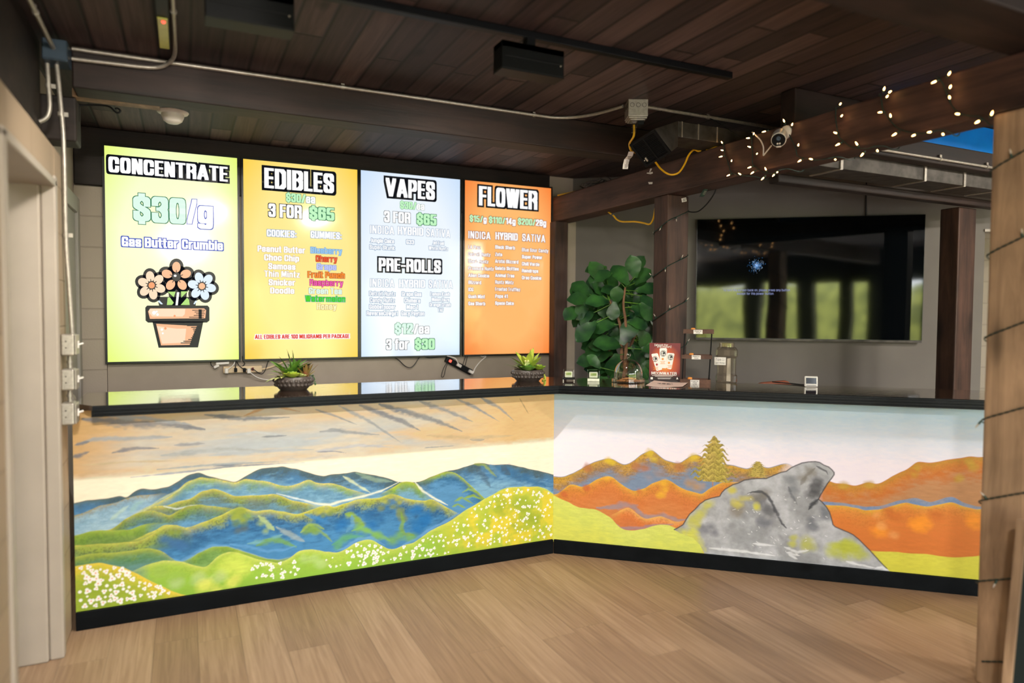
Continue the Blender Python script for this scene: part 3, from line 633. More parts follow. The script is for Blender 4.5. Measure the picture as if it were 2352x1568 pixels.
for q, a, b, c in (
    ('190,962 300,972 400,974 470,986', .034, .02, GD), ('250,955 350,962 440,975', .02, .01, GL), ('470,952 560,962 665,958', .02, .008, (140, 146, 156)),
    ('178,1020 215,1008 300,1006 395,1003', .012, .014, GL), ('172,1022 205,1014', .012, .008, GD), ('258,1040 300,1030 365,1029', .016, .005, (140, 142, 156)),
    ('165,1050 205,1037', .016, .008, (134, 136, 148)), ('520,1001 590,992 662,1001', .008, .008, BW), ('600,1003 660,1000', .006, .004, (150, 158, 172)),
    ('370,1046 440,1038 520,1030 600,1034', .02, .01, (196, 202, 206)), ('480,1046 600,1036 720,1032', .014, .01, (204, 212, 220)), ('400,1022 470,1018', .01, .008, (176, 178, 186)),
    ('300,1096 400,1086 540,1070 700,1062', .008, .004, (146, 160, 178)), ('360,1078 500,1066 640,1060', .008, .005, (176, 190, 200)), ('190,1068 300,1060 400,1058', .007, .007, (226, 206, 168)), ('490,1070 560,1066', .006, .003, (130, 144, 168)),
    ('725,940 770,955 820,975', .012, .004, (164, 168, 176)), ('778,931 850,968 921,1016', .016, .004, (178, 184, 192)), ('826,930 876,948 926,968 966,989', .024, .012, (146, 150, 162)),
    ('871,928 938,948 1001,966 1061,990', .026, .012, (142, 148, 160)), ('963,921 1026,943 1086,968', .022, .01, (162, 166, 176)), ('1049,916 1094,936 1147,968', .02, .003, (160, 164, 174)),
    ('1106,914 1147,936 1182,967', .018, .004, (160, 164, 172)), ('1193,914 1214,950', .006, .003, (190, 160, 120)), ('735,991 770,987 820,994 871,998', .016, .008, (166, 172, 182)),
    ('725,1036 788,1028 825,1022 905,1027', .016, .006, (214, 216, 224)), ('726,1038 770,1036 795,1040', .006, .003, (150, 156, 176)), ('1079,1009 1112,1009', .014, .01, (178, 172, 164)), ('975,1028 1050,1023', .005, .003, (160, 166, 178)),
    ('560,955 620,930 690,945', .012, .006, (224, 178, 126)), ('980,1000 1080,1005 1180,1000', .02, .01, (226, 200, 160))):
    A.stroke([tuple(map(float, p.split(','))) for p in q.split()], a, b, c)
for _ in range(46):
    x = _rs.uniform(220, 1250); y0 = 1006+(1270-x)*.086; y = y0+_rs.uniform(12, 70); l = _rs.uniform(30, 110)
    A.stroke([(x, y), (x+l, y-l*.06)], .004, .003, (255, 246, 226), op=.6)
BL, BD, BM = (74, 126, 172), (44, 92, 136), (104, 152, 190)
GY, GR, GO, YL = (206, 202, 86), (112, 152, 66), (150, 150, 66), (228, 212, 100)
A.hill(L_(zA, '60,1142 75,1140 200,1105 300,1105 420,1085 530,1060 575,1100 600,1070 640,1030 690,1005 740,990 780,1005 860,1003 960,985 1060,935 1170,865 1265,845 1400,890 1540,920 1610,940 1700,880 1830,810 1950,800 2050,783 2200,815 2350,860')+L_(zB, '180,850 250,835 340,830 460,805 560,830 650,840 760,870 860,905 1010,905 1050,900 1150,860 1300,800 1400,790 1480,760 1550,735 1630,730 1700,745 1870,740 2000,770 2280,835 2300,840'),
       (70, 96, 110), BL, (120, 166, 196), .05, .09, crest=(112, 130, 110), cw=.006, line=(48, 62, 74))
A.stroke(L_(zB, '1560,740 1640,850 1700,950'), .03, .02, (64, 84, 100), op=.6); A.stroke(L_(zB, '1700,750 1850,870 2000,950'), .05, .03, (92, 142, 184), op=.7)
A.stroke(L_(zB, '1750,760 1950,850 2200,940'), .045, .04, (52, 106, 152), op=.8); A.stroke(L_(zB, '1800,760 1880,840'), .03, .02, (70, 86, 96), op=.6); A.stroke(L_(zB, '1550,740 1640,745 1760,860'), .014, .008, (140, 158, 62), op=.7)
A.stroke(L_(zB, '350,850 480,930 600,1000'), .012, .008, (206, 216, 176), op=.8); A.stroke(L_(zB, '470,820 640,880 800,900'), .02, .012, (148, 176, 150), op=.6)
A.hill(L_(zA, '60,1265 75,1260 200,1215 330,1160 500,1125 620,1075 700,1060 800,1055 900,1045 960,1042 1010,1050'), (130, 168, 196), (140, 178, 204), (170, 200, 214), .04, .1, crest=(168, 146, 62), cw=.012)
A.stroke(L_(zA, '620,1220 680,1140 760,1110'), .02, .012, (150, 190, 190), op=.7); A.stroke(L_(zA, '430,1290 540,1200 600,1160'), .016, .012, (184, 210, 196), op=.7)
A.hill(L_(zA, '620,1250 750,1180 900,1120 1000,1060 1080,1000 1150,935 1290,890 1450,908 1610,945 1700,900 1900,930 2080,975 2200,958 2280,918 2350,935')+L_(zB, '60,882 150,915 260,918 400,962 560,1010 600,1040'), (124, 158, 106), (92, 142, 176), (128, 172, 200), .035, .09, crest=YL, cw=.011)
A.hill(L_(zA, '640,1245 760,1190 860,1160 940,1165 1060,1120 1180,1100 1300,1020 1400,998 1480,1015 1600,1070 1750,1058 1900,1060 2000,1046 2150,1110 2350,1150 2400,1165')+L_(zB, '200,1112'), (128, 148, 74), (96, 122, 122), (98, 148, 178), .035, .07, crest=(220, 206, 96), cw=.012, stip=.7)
A.stroke(L_(zA, '700,1240 900,1100 1080,1010 1160,950'), .008, .006, (196, 206, 150), op=.7)
A.hill(L_(zB, '640,1050 700,1010 800,960 860,915 920,898 1000,905 1050,950 1100,1010 1160,1060 1200,1080'), (130, 170, 60), (110, 150, 104), (110, 160, 190), .03, .04, crest=(206, 206, 80), stip=.5)
A.hill(L_(zB, '1040,905 1150,862 1300,803 1370,815 1450,870 1540,950 1600,1010 1640,1050 1700,1090'), (122, 156, 66), (46, 104, 150), (84, 140, 186), .022, .06, crest=(180, 190, 70), cw=.010)
for q in ('1440,1000 1500,968 1600,1005', '1460,1050 1540,1025 1620,1065', '1370,1080 1440,1045 1540,1100', '1350,1130 1400,1105 1470,1140'): A.stroke(L_(zB, q), .012, .006, (136, 168, 60))
for q, a in (('2000,1042 2180,1090 2350,1125', .006), ('930,1165 1050,1190 1250,1150', .006)): A.stroke(L_(zA, q), a, a, (214, 226, 230), op=.85)
for q in ('0,1078 120,1105 230,1112 350,1075 550,1030 700,985 860,905', '1010,905 1080,985 1200,1060 1310,1115'): A.stroke(L_(zB, q), .011, .007, (228, 232, 214), op=.9, rag=.3)
A.hill(L_(zA, '60,1452 75,1450 160,1425 230,1400 330,1395 420,1390 500,1340 560,1290 660,1235 750,1210 830,1200 900,1225 980,1255 1060,1215 1150,1165 1280,1150 1450,1170 1560,1180 1700,1230'), (112, 142, 66), (84, 124, 128), (96, 150, 190), .045, .05, crest=(196, 192, 84), stip=.8)
A.hill(L_(zA, '60,1452 75,1450 230,1402 420,1394 600,1390 720,1342 850,1318 960,1330'), (124, 158, 58), (104, 140, 66), (126, 146, 84), .03, .06, crest=(170, 186, 80))
A.hill(L_(zA, '540,1510 620,1495 700,1462 780,1420 860,1390 930,1345 1000,1333 1060,1350 1150,1372 1250,1340 1350,1298 1430,1270 1500,1238 1580,1195 1660,1168 1720,1185 1780,1210 1950,1200 2080,1215 2200,1245 2350,1190')+L_(zB, '60,1160 160,1120 230,1120 260,1140 340,1110 480,1060 590,1055 700,1045 760,1020 830,1014 920,1055 1010,1068 1100,1075 1170,1058 1260,1110 1400,1190 1460,1230'),
       (150, 164, 70), (46, 102, 150), (70, 132, 182), .04, .13, crest=(222, 214, 100), cw=.012, stip=.8)
for q, r_, c in (('1000,1400 1040,1440 1090,1400', .035, (128, 156, 60)), ('1620,1240 1680,1290 1740,1260', .04, (132, 160, 62)), ('1640,1400 1700,1380', .03, (86, 104, 110)), ('1850,1330 1900,1400', .03, (150, 176, 110)), ('2280,1400 2350,1370', .03, (112, 150, 66))): A.dabs(L_(zA, q), r_, c)
for q, r_, c in (('150,1170 220,1190', .035, (140, 156, 70)), ('760,1090 800,1130 860,1090 870,1190 900,1240', .035, (120, 136, 74)), ('1150,1100 1180,1130', .03, (128, 142, 76)), ('60,1330 100,1360', .03, (120, 156, 72)), ('410,1200 470,1250 520,1300', .03, (134, 162, 66)), ('500,1330 560,1350 650,1400 800,1440 880,1380 980,1400', .04, (112, 164, 80)), ('370,1420 300,1480 420,1390', .035, (92, 156, 110)), ('1000,1170 1080,1240 1020,1280', .05, (36, 112, 174)), ('160,1250 330,1300 620,1290', .05, (32, 108, 172))): A.dabs(L_(zB, q), r_, c)
for q, r_, c in (('1660,1215 1640,1260 1690,1300 1600,1270', .030, (146, 162, 66)), ('1700,1330 1620,1330', .028, (92, 122, 92))): A.dabs(L_(zA, q), r_, c, .85)
for q, r_, c in (('160,1150 200,1170 130,1180', .028, (176, 178, 72)), ('170,1210 230,1200', .026, (112, 136, 84)), ('790,1040 840,1060 870,1090 740,1080', .026, (160, 166, 72)), ('820,1130 860,1160 700,1140', .034, (116, 134, 92)), ('1150,1085 1190,1110', .022, (168, 172, 76)), ('1180,1150', .03, (104, 130, 92)), ('1040,1150 1100,1250 1020,1330', .05, (30, 108, 172)), ('600,1210 700,1250', .045, (40, 100, 152))): A.dabs(L_(zB, q), r_, c, .85)
for q, w0, w1, c in (('370,1195 440,1200 500,1260 545,1310', .018, .016, (132, 168, 64)), ('430,1350 520,1320 600,1360 700,1400 780,1440', .016, .02, (124, 176, 84)), ('880,1180 900,1260 880,1330 920,1380 1000,1390', .014, .018, (122, 160, 62)), ('0,1320 50,1295 110,1330 200,1400 250,1450', .014, .010, (130, 164, 78)), ('250,1480 350,1420 480,1400 600,1440 720,1500', .016, .016, (92, 164, 124)), ('430,1210 440,1290 380,1360', .016, .02, (96, 152, 190)), ('0,1200 120,1240 250,1290', .018, .014, (64, 130, 186))): A.stroke(L_(zB, q), w0, w1, c, op=.8)
for q, w0, w1, c in (('2120,480 2190,410 2260,410 2330,450', .014, .012, (150, 178, 76)), ('1900,430 2020,500 2150,560', .016, .02, (150, 168, 172)), ('1740,330 1820,400 1880,460', .016, .018, (176, 196, 130)), ('1640,580 1800,560 1950,500', .014, .018, (120, 174, 178)), ('1720,600 1860,545 1960,560 2080,610', .022, .016, (112, 160, 60))): A.stroke(L_(zC, q), w0, w1, c, op=.8)
for q in ('860,800 1000,735 1100,665 1250,585 1390,500', '260,850 360,815 480,735 600,725 720,790'): A.stroke(L_(zD, q), .012, .012, (104, 156, 208), op=.8)
A.hill(L_(zC, '60,605 75,600 200,590 400,580 530,570 650,560 720,535 760,510 850,450 960,408 1020,415 1080,440 1130,470'), (142, 164, 72), (88, 122, 92), (96, 134, 120), .05, .06, crest=(214, 206, 96), stip=.9, fade=.12)
A.dabs(L_(zC, '900,550 980,580 1060,600'), .045, (60, 108, 158)); A.dabs(L_(zC, '960,480 1020,470'), .03, (132, 152, 60))
A.hill(L_(zC, '60,715 75,705 140,690 200,670 300,672 400,662 540,652 680,625 760,620 850,640 920,680 1000,735 1030,740'), (132, 156, 66), (88, 136, 92), (98, 142, 136), .03, .05, crest=(184, 190, 84))
A.hill(L_(zC, '930,690 1000,725 1030,738 1090,720 1180,672 1250,630 1330,600 1450,597 1560,630 1700,672 1820,718 1950,718 2040,690 2100,650'), (124, 158, 60), (104, 148, 76), (130, 170, 96), .03, .06, crest=(176, 196, 84), line=(120, 156, 200))
for q in ('980,720 1040,742 1180,660 1320,596 1480,598', '1480,585 1650,610 1820,650 1960,640 2080,600'): A.stroke(L_(zC, q), .014, .010, (96, 154, 206), op=.75)
A.hill(L_(zC, '560,850 620,820 720,775 800,750 880,735 950,730 1050,742 1150,775 1250,800 1300,765 1350,715 1400,675 1480,652 1560,662 1620,680 1720,715 1800,738 1900,755 1990,730 2100,650 2160,635 2220,632 2300,640 2350,656')+L_(zD, '40,832 150,840 220,852 280,862 340,845 400,803 450,770 500,752 560,740 610,742 680,785 750,828 800,828 850,810 910,785 980,770 1040,725 1100,682 1180,635 1250,602 1330,560 1400,512 1460,465 1530,428 1610,380 1700,330 1760,292 1830,270 1950,264 2100,264 2170,282 2240,330 2290,345'),
       (166, 194, 74), (150, 190, 70), (140, 184, 64), .05, .12, crest=(216, 218, 120), cw=.01, stip=.2)
A.dabs(L_(zC, '1550,760 1650,790 1450,830'), .07, (206, 222, 96), .7); A.dabs(L_(zC, '850,830 1000,880'), .05, (152, 186, 84), .7); A.dabs(L_(zC, '1400,880 1200,900 1000,940'), .05, (186, 208, 150), .5)
A.dabs(L_(zC, '2150,720 2250,710 2300,760'), .04, (176, 204, 130), .6); A.dabs(L_(zC, '1250,960 1500,930 1350,1000'), .05, (222, 224, 104), .7)
w = np.clip((A.U-1.72)/.28, 0, 1)*np.clip((A.blot-.2)*2.2, .35, 1); h, _ = A.ridge(L_(zD, '1100,682 1250,602 1400,512 1530,428 1700,330 1830,270 1950,264 2100,264 2240,330 2290,345')); A.blend(lin((226, 204, 62))*(.9+.2*A.brush[..., None]), w*np.clip((h-A.Z)/.004, 0, 1)*.9)
A.dabs(L_(zD, '1800,400 1950,450 2050,560 1900,620 1750,480'), .08, (150, 170, 52), .75)
A.hill(L_(zC, '60,795 75,790 140,775 200,763 300,755 350,758 400,770 470,782 530,800 590,825 650,850 700,880 760,912 830,945 900,980 980,1012 1050,1040 1180,1062 1300,1075'), (224, 196, 60), (188, 190, 64), (150, 172, 54), .03, .08, crest=(230, 204, 80), stip=.3)
fl = []; uvz = lambda f, x, y: A.uv(*f(x, y))
tries = [('zC', 75, 620, 780, 1160, 60, .0125), ('zC', 640, 1050, 930, 1060, 16, .009), ('zC', 1680, 2100, 740, 900, 24, .009), ('zD', 380, 700, 750, 960, 26, .011), ('zD', 650, 1300, 690, 930, 40, .010), ('zD', 1330, 2230, 275, 800, 175, .0080), ('zD', 180, 500, 880, 990, 8, .006)]
hz1, _ = A.ridge(L_(zC, '60,795 75,790 200,763 300,755 400,770 530,800 650,850 760,912 900,980 1050,1040 1300,1075')); hz2, _ = A.ridge(L_(zD, '0,830 280,862 400,803 500,752 610,742 750,828 980,770 1100,682 1250,602 1400,512 1530,428 1700,330 1830,270 1950,264 2100,264 2240,330'))
for fr, x0, x1, y0, y1, n, r_ in tries:
    f = zC if fr == 'zC' else zD; placed = []
    for _ in range(n*6):
        if len(placed) >= n: break
        u, z = uvz(f, _rs.uniform(x0, x1), _rs.uniform(y0, y1)); i = int(np.clip(u/LW*(A.nx-1), 0, A.nx-1))
        hh = hz1[0][i] if (fr == 'zC' and x0 < 1100) else hz2[0][i] if fr == 'zD' else 9
        if z > hh-.008 or z < .1 or u < .012 or u > LW-.012: continue
        if any(abs(u-a)+abs(z-b) < r_*2.1 for a, b in placed): continue
        placed.append((u, z)); fl.append((u, z, r_*_rs.uniform(.6, 1.1), _rs.choice([1, 3, 3, 4])))
A.flowers(fl)

# --- right front: orange hills and a grey boulder
B = Paint(2.9, .07, 1.03, 960, 340, uvR)
t = np.clip((1.0-B.Z)/.33+(B.brush-.5)*.25, 0, 1)[..., None]
B.C = (lin((192, 223, 245))*(1-t)+lin((240, 231, 248))*t)*(.97+.06*B.brush[..., None])
OB, OR, OD, BG = (186, 128, 76), (210, 122, 64), (190, 98, 48), (122, 140, 168)
B.hill(L_(zE, '40,930 55,930 140,935 180,925 230,905 330,850 440,790 520,765 580,750 630,755 680,775 750,815 790,808 830,790 900,735 960,690 1035,665 1070,685 1100,715 1160,765 1240,785 1310,800 1350,770 1400,735 1480,710 1540,735 1620,770 1700,800 1850,820 1990,855 2080,830 2200,845 2352,800')+L_(zF, '1200,325 1270,352 1320,420'), (196, 150, 66), (156, 124, 92), BG, .05, .06, crest=(206, 172, 56), cw=.012, line=(72, 120, 184), stip=.7)
B.dabs(L_(zE, '1020,700 1060,760 590,770 640,800 1450,750'), .035, (214, 186, 54), .8); B.dabs(L_(zE, '880,830 960,850 1300,830 400,850'), .04, (172, 112, 74), .8); B.dabs(L_(zE, '1100,900 1000,940 700,960'), .05, (150, 136, 136), .7)
B.dabs(L_(zE, '1480,1040 1400,1000'), .05, (186, 144, 90), .7)
B.hill(L_(zE, '60,1115 100,1100 150,1060 200,1020 240,1008 300,1025 350,1042 410,1005 480,960 540,938 600,925 650,945 700,985 770,1040 850,1080 900,1072 960,1050 1030,1005 1100,975 1180,960 1240,985 1300,1030 1400,1075 1530,1112 1580,1075 1620,1045 1680,1012 1750,992 1900,985 2000,990'), (208, 132, 58), OR, (206, 128, 72), .06, .1, crest=(232, 186, 70), cw=.016, stip=.6)
B.dabs(L_(zE, '1150,1000 1160,1060 1130,1120 590,950'), .035, (226, 172, 52), .8); B.dabs(L_(zE, '900,1080 150,1110 380,1050'), .03, (188, 92, 56), .7)
B.stroke(L_(zE, '480,1245 640,1240 760,1210 860,1240 950,1340 1150,1325 1300,1370 1400,1360'), .026, .02, (150, 140, 152), op=.8)
B.hill(L_(zE, '600,1340 630,1318 700,1280 750,1255 800,1240 850,1270 900,1325 960,1350 1000,1358 1060,1338 1120,1325 1190,1352 1250,1385 1300,1380 1420,1370'), (226, 152, 92), (216, 120, 60), (204, 118, 66), .03, .05, crest=(232, 186, 96), cw=.012)
B.stroke(L_(zE, '640,1380 720,1450 900,1450 1020,1425 1250,1410'), .014, .012, (150, 134, 150), op=.75)
B.hill(L_(zG, '150,740 300,722 330,740 400,742 480,758 550,730 600,745 640,735 720,690 780,662 820,640 870,595 910,600 950,608 1000,600 1060,585 1150,575 1220,562 1300,570 1420,560 1600,600'), (200, 132, 56), (202, 116, 52), (184, 134, 92), .05, .09, crest=(186, 150, 56), cw=.02, line=(196, 112, 60), stip=.3)
B.dabs(L_(zG, '870,640 850,680 1200,600 1240,640 560,750 400,760 1150,710'), .035, (192, 156, 58), .7)
B.hill(L_(zG, '150,850 250,860 290,862 400,868 530,895 650,885 740,858 860,830 960,868 1060,830 1110,826 1180,868 1280,895 1420,880 1600,900'), (140, 146, 164), (116, 140, 180), (116, 140, 180), .02, .04, stip=.1)
B.hill(L_(zG, '150,870 250,880 290,884 400,886 470,900 530,918 600,912 650,906 700,892 740,882 800,862 870,880 940,896 1000,880 1100,860 1180,892 1270,912 1400,900 1600,920'), (216, 136, 62), (214, 124, 54), (206, 116, 52), .06, .16, crest=(222, 180, 62), cw=.016, stip=.4)
B.dabs(L_(zG, '900,990 870,1010 620,1060 1240,980'), .06, (242, 150, 44), .8); B.dabs(L_(zG, '700,930 740,960 1000,950'), .05, (196, 108, 44), .8); B.dabs(L_(zG, '600,950 720,1080 640,1020'), .035, (232, 160, 92), .6)
B.hill(L_(zE, '40,1118 55,1120 120,1155 200,1190 250,1218 300,1240 370,1252 450,1255 500,1272 540,1295 580,1318 620,1342 660,1385 700,1430 740,1458 770,1470 830,1474 900,1470 1000,1442 1100,1412 1200,1415 1280,1450 1400,1460 1700,1470'), (212, 218, 110), (208, 216, 104), (212, 214, 96), .06, .12, stip=.05)
B.hill(L_(zG, '500,1178 560,1180 680,1188 800,1195 950,1205 1100,1225 1190,1222 1275,1215 1450,1210 1700,1215'), (208, 202, 74), (210, 204, 72), (204, 198, 66), .06, .1, stip=.05)
for (ax, ay, bx, by, prof) in ((1642, 1000, 1637, 1118, [(0, .01), (.06, .06), (.14, .13), (.22, .18), (.30, .20), (.40, .23), (.50, .25), (.58, .26), (.66, .36), (.78, .38), (.86, .30)]), (1741, 1059, 1739, 1099, [(0, .12), (.25, .34), (.5, .4), (.7, .5), (.85, .52)])):
    (u0, z0_), (u1, z1_) = B.uv(ax, ay), B.uv(bx, by); hT = z0_-z1_
    B.stroke([(bx, by-20), (bx, by)], .006, .005, (176, 120, 70), rag=.1)
    tt = (z0_-B.Z)/hT; rag = (fbm(B.U*60, B.Z*60, 3)-.5)*.5; tt2 = tt+.03*np.sin(B.U*120)+(B.blot-.5)*.05; saw = (tt2*9.0) % 1
    wd_ = np.interp(tt, [p[0] for p in prof], [p[1] for p in prof])*hT*(.62+.62*saw)+rag*hT*.12
    ok = (tt > 0) & (tt < .9)
    a = np.clip((wd_-np.abs(B.U-u0-(u1-u0)*tt))/.003, 0, 1)*ok
    cc = lin((206, 176, 100))*(1-B.blot[..., None])+lin((178, 168, 70))*B.blot[..., None]; cc = cc*(1.12-.5*saw[..., None])
    cc = cc*(1-.35*np.clip((B.fine-.5)*6, 0, 1))[..., None]; B.blend(cc, a)
RK = L_(zF, '190,925 230,905 270,880 300,830 330,785 380,740 420,695 470,660 530,640 600,625 620,590 650,560 720,520 770,505 820,480 880,470 940,465 1020,465 1090,435 1150,410 1200,400 1240,370 1280,350 1340,325 1400,315 1460,312 1500,320 1540,345 1580,360 1610,385 1630,410 1630,430 1610,460 1570,510 1540,560 1510,610 1490,650 1520,675 1560,720 1590,770 1610,840 1620,880 1640,900 1700,925 1760,950 1800,970 1850,1010 1900,1060 1950,1110 2000,1165 2060,1230 2150,1320 2150,1420 420,1420 460,1130 420,1060 360,1000 250,960')
ins = B.inside(RK); RE_ = [i for i, p_ in enumerate(RK) if abs(p_[0]-(1500+2060/3.92)) < .01][0]; dist, _ = B.seg(RK[:RE_+2])
g1 = fbm(B.U*9+B.Z*5, B.Z*9-B.U*4, 5); g2 = fbm(B.U*30+B.Z*22, B.Z*34-B.U*16, 4)
rock = lin((150, 152, 156))*(1-np.clip((g1-.35)*3, 0, 1))[..., None]+lin((182, 184, 190))*np.clip((g1-.35)*3, 0, 1)[..., None]
rock = rock*(.78+.44*g2[..., None]); B.blend(rock, ins*1.0)
def rs(q, a, b, c, op=.85, rag=.5): 
    keep = B.C.copy(); B.stroke(L_(zF, q), a, b, c, op=op, rag=rag); B.C = np.where(ins[..., None], B.C, keep)
def rd(q, r_, c, op=.75):
    keep = B.C.copy(); B.dabs(L_(zF, q), r_, c, op); B.C = np.where(ins[..., None], B.C, keep)
rd('980,640 1030,720 1060,760', .05, (98, 98, 104)); rd('980,850 1040,870 520,900 470,920 560,950', .045, (110, 112, 122)); rd('760,760 800,730', .06, (138, 132, 124)); rd('1480,500 1470,560 1440,610', .045, (72, 72, 76)); rd('1550,560 1500,620', .03, (92, 92, 96))
rd('1530,740 1560,800 1430,830 1440,900', .045, (108, 112, 122)); rd('1360,460 1420,400', .04, (132, 128, 120)); rd('1230,480 1250,560', .04, (128, 132, 138)); rd('900,620 1000,600', .05, (120, 116, 110))
rd('470,720 430,770 390,820 500,700 350,870', .05, (190, 188, 86)); rd('700,570 720,560', .03, (196, 186, 80)); rd('740,680 800,650 850,640 780,700', .035, (192, 182, 84), .7); rd('930,730 920,710', .028, (198, 192, 66)); rd('1260,1000 1260,1050', .03, (186, 186, 72)); rd('1390,1040 1400,1070', .05, (178, 180, 72), .6)
rd('1700,1090 1750,1080 1800,1100 1850,1140 1720,1150 1640,1130', .06, (178, 184, 66), .75); rd('280,960 330,990 390,1060 300,1050', .06, (206, 206, 84), .85)
rs('850,600 900,585 980,583 1040,630 1080,700 1120,790 1160,870 1200,910', .009, .014, (62, 64, 70)); rs('1400,745 1440,690 1490,650', .012, .02, (52, 54, 60), rag=.3); rs('1470,352 1520,380 1560,400 1575,430', .008, .006, (56, 58, 64), rag=.3); rs('1330,520 1380,440 1460,370', .016, .01, (112, 108, 100), .6); rs('1220,540 1240,600 1300,700', .014, .008, (96, 100, 108), .7)
for q in ('500,1090 800,1120 1100,1160', '1180,1080 1300,1130 1400,1110', '1200,1130 1320,1160', '1740,1210 1850,1240 2000,1270', '2000,1275 2060,1262 2110,1290', '900,1050 1000,1060 1100,1070', '1220,1150 1300,1190'): rs(q, .012, .008, (232, 234, 238), .8)
for _ in range(110):
    x, y = _rs.uniform(600, 1560), _rs.uniform(600, 1180); rs(f'{x:.0f},{y:.0f} {x+_rs.uniform(6, 30):.0f},{y+_rs.uniform(-14, 22):.0f}', .0022, .0018, (240, 240, 244), .85, .2) if _ % 2 == 0 else None
w = np.clip(1.4-dist/.0035, 0, 1)*(B.Z > .1); B.blend(lin((54, 52, 54))*np.ones(3), w*.85)

# ------------------------------------------------------------------ the counter
KZ = .087
t = thing('bar_counter', 'left stretch of the bar counter painted with blue mountain ridges at sunset', 'counter', (.8, YC, 0))
mb = MB(); mb.box(XL, 1.78, YC+.012, 4.10, 0, 1.017); mb.build('body', 'blackwood', t)
A.mesh('mural_panel', (XL, YC, 0), EX, pm, t)['label'] = 'mural of blue and green ridges with white flowers under a tan sunset sky'
mb = MB(); mb.box(XL, C0[0]-.004, YC-.014, YC+.004, 0, KZ); mb.build('baseboard', 'blackwood', t, bevel=.003)
t = thing('bar_counter', 'right stretch of the bar counter painted with orange hills and a grey boulder', 'counter', C0+D*1.2)
mb = MB(); mb.obox(C0+D*1.66+N*.156+UP*.5085, D, N, UP, 1.24, .144, .5085); mb.build('body', 'blackwood', t)
B.mesh('mural_panel', C0, D, pm, t)['label'] = 'mural of orange hills, two trees and a grey boulder under a pale sky'
mb = MB(); mb.obox(C0+D*1.455-N*.005+UP*KZ/2, D, N, UP, 1.447, .009, KZ/2); mb.build('baseboard', 'blackwood', t, bevel=.003)
# worktop: one L shape, ribbed edge moulding on both fronts
OV = .165; YB = 4.165; RB = .37; RE = 2.9
fc = (C0[0]+(-OV+OV*N[1])/N[0], YC-OV); bc = (C0[0]+(RB-(YB-YC)*N[1])/N[0], YB)
e0 = C0+D*RE-N*OV; e1 = C0+D*RE+N*RB
OV -= .010; fi = (C0[0]+(-OV+OV*N[1])/N[0], YC-OV); ei = C0+D*RE-N*OV; OV += .010
slab = [(-.375, YC-OV+.010), fi, (ei[0], ei[1]), (e1[0], e1[1]), bc, (-.46, YB), (-.46, YC-.03)]
out = [(-.375, YC-OV), fc, (e0[0], e0[1]), (e1[0], e1[1]), bc, (-.46, YB), (-.46, YC-.03)]
wt, wnt, wb = newmat('glossy_dark_worktop')
wtc = nd(wnt, 'ShaderNodeTexCoord'); wmp = nd(wnt, 'ShaderNodeMapping', {'Vector': wtc.outputs['Object'], 'Scale': (3, 26, 8)})
wn = nd(wnt, 'ShaderNodeTexNoise', {'Vector': wmp.outputs[0], 'Scale': 1.0, 'Detail': 8.0, 'Roughness': .7, 'Distortion': .5})
wr = nd(wnt, 'ShaderNodeValToRGB', {'Fac': wn.outputs['Fac']}); e = wr.color_ramp.elements
e[0].position = .35; e[0].color = rgb(26, 20, 17); e[1].position = .8; e[1].color = rgb(104, 74, 54)
wr2 = nd(wnt, 'ShaderNodeMapRange', {'Value': wn.outputs['Fac'], 1: .55, 2: .75, 3: .05, 4: .20})
wnt.links.new(wr.outputs[0], wb.inputs['Base Color']); wnt.links.new(wr2.outputs[0], wb.inputs['Roughness'])
wn2 = nd(wnt, 'ShaderNodeTexNoise', {'Vector': nd(wnt, 'ShaderNodeMapping', {'Vector': wtc.outputs['Object'], 'Scale': (9, 60, 8)}).outputs[0], 'Scale': 1.0, 'Detail': 3.0}); wbp = nd(wnt, 'ShaderNodeBump', {'Height': wn2.outputs['Fac'], 'Strength': .10, 'Distance': .004}); wnt.links.new(wbp.outputs[0], wb.inputs['Normal']); wnt.links.new(wbp.outputs[0], wb.inputs['Coat Normal'])
wb.inputs['Specular IOR Level'].default_value = .8; wb.inputs['IOR'].default_value = 1.7; wb.inputs['Coat Weight'].default_value = 1.0; wb.inputs['Coat IOR'].default_value = 1.6; wb.inputs['Coat Roughness'].default_value = .03
t = thing('countertop', 'dark glossy wooden worktop running round both stretches of the bar', 'countertop', (1.6, 3.7, 1.018))
mb = MB(); mb.prism([(x, y, 1.046) for x, y in slab], (0, 0, CT-1.046)); mb.build('top_board', wt, t)
prof = [(0, 1.018), (.004, 1.0195), (.004, 1.025), (-.002, 1.0265), (-.002, 1.031), (.006, 1.0325), (.006, 1.0405), (-.001, 1.042), (-.001, 1.047), (.005, 1.0485), (.005, 1.0565), (.001, 1.058), (.001, 1.066), (-.003, 1.0678)]
def moulding(p, q, inn, cut0, cut1):
    mb = MB(); n = len(prof); vs = []
    p, q, inn = np.array(p), np.array(q), np.array(inn)
    dr = (q-p)/np.linalg.norm(q-p)
    for e_, cut, sg in ((p, cut0, -1), (q, cut1, 1)):
        vs += [np.array([*(e_-inn*o+dr*sg*cut*o), z]) for o, z in prof]+[np.array([*(e_+inn*.0095-dr*sg*cut*.0095), 1.0678]), np.array([*(e_+inn*.0095-dr*sg*cut*.0095), 1.018])]
    k_ = n+2; fs = [(i, (i+1) % k_, k_+(i+1) % k_, k_+i) for i in range(k_)]+[tuple(range(k_))[::-1], tuple(range(k_, 2*k_))]
    mb.add(vs, fs); return mb.build('edge_molding', 'black', t)
moulding(out[0], out[1], (0, 1), 0, -math.tan(TH/2)); moulding(out[1], out[2], N[:2], -math.tan(TH/2), 0)
mb = MB(); mb.box(-.379, -.372, YC-OV, YC-.035, 1.018, 1.0465); mb.build('end_molding', 'black', t)
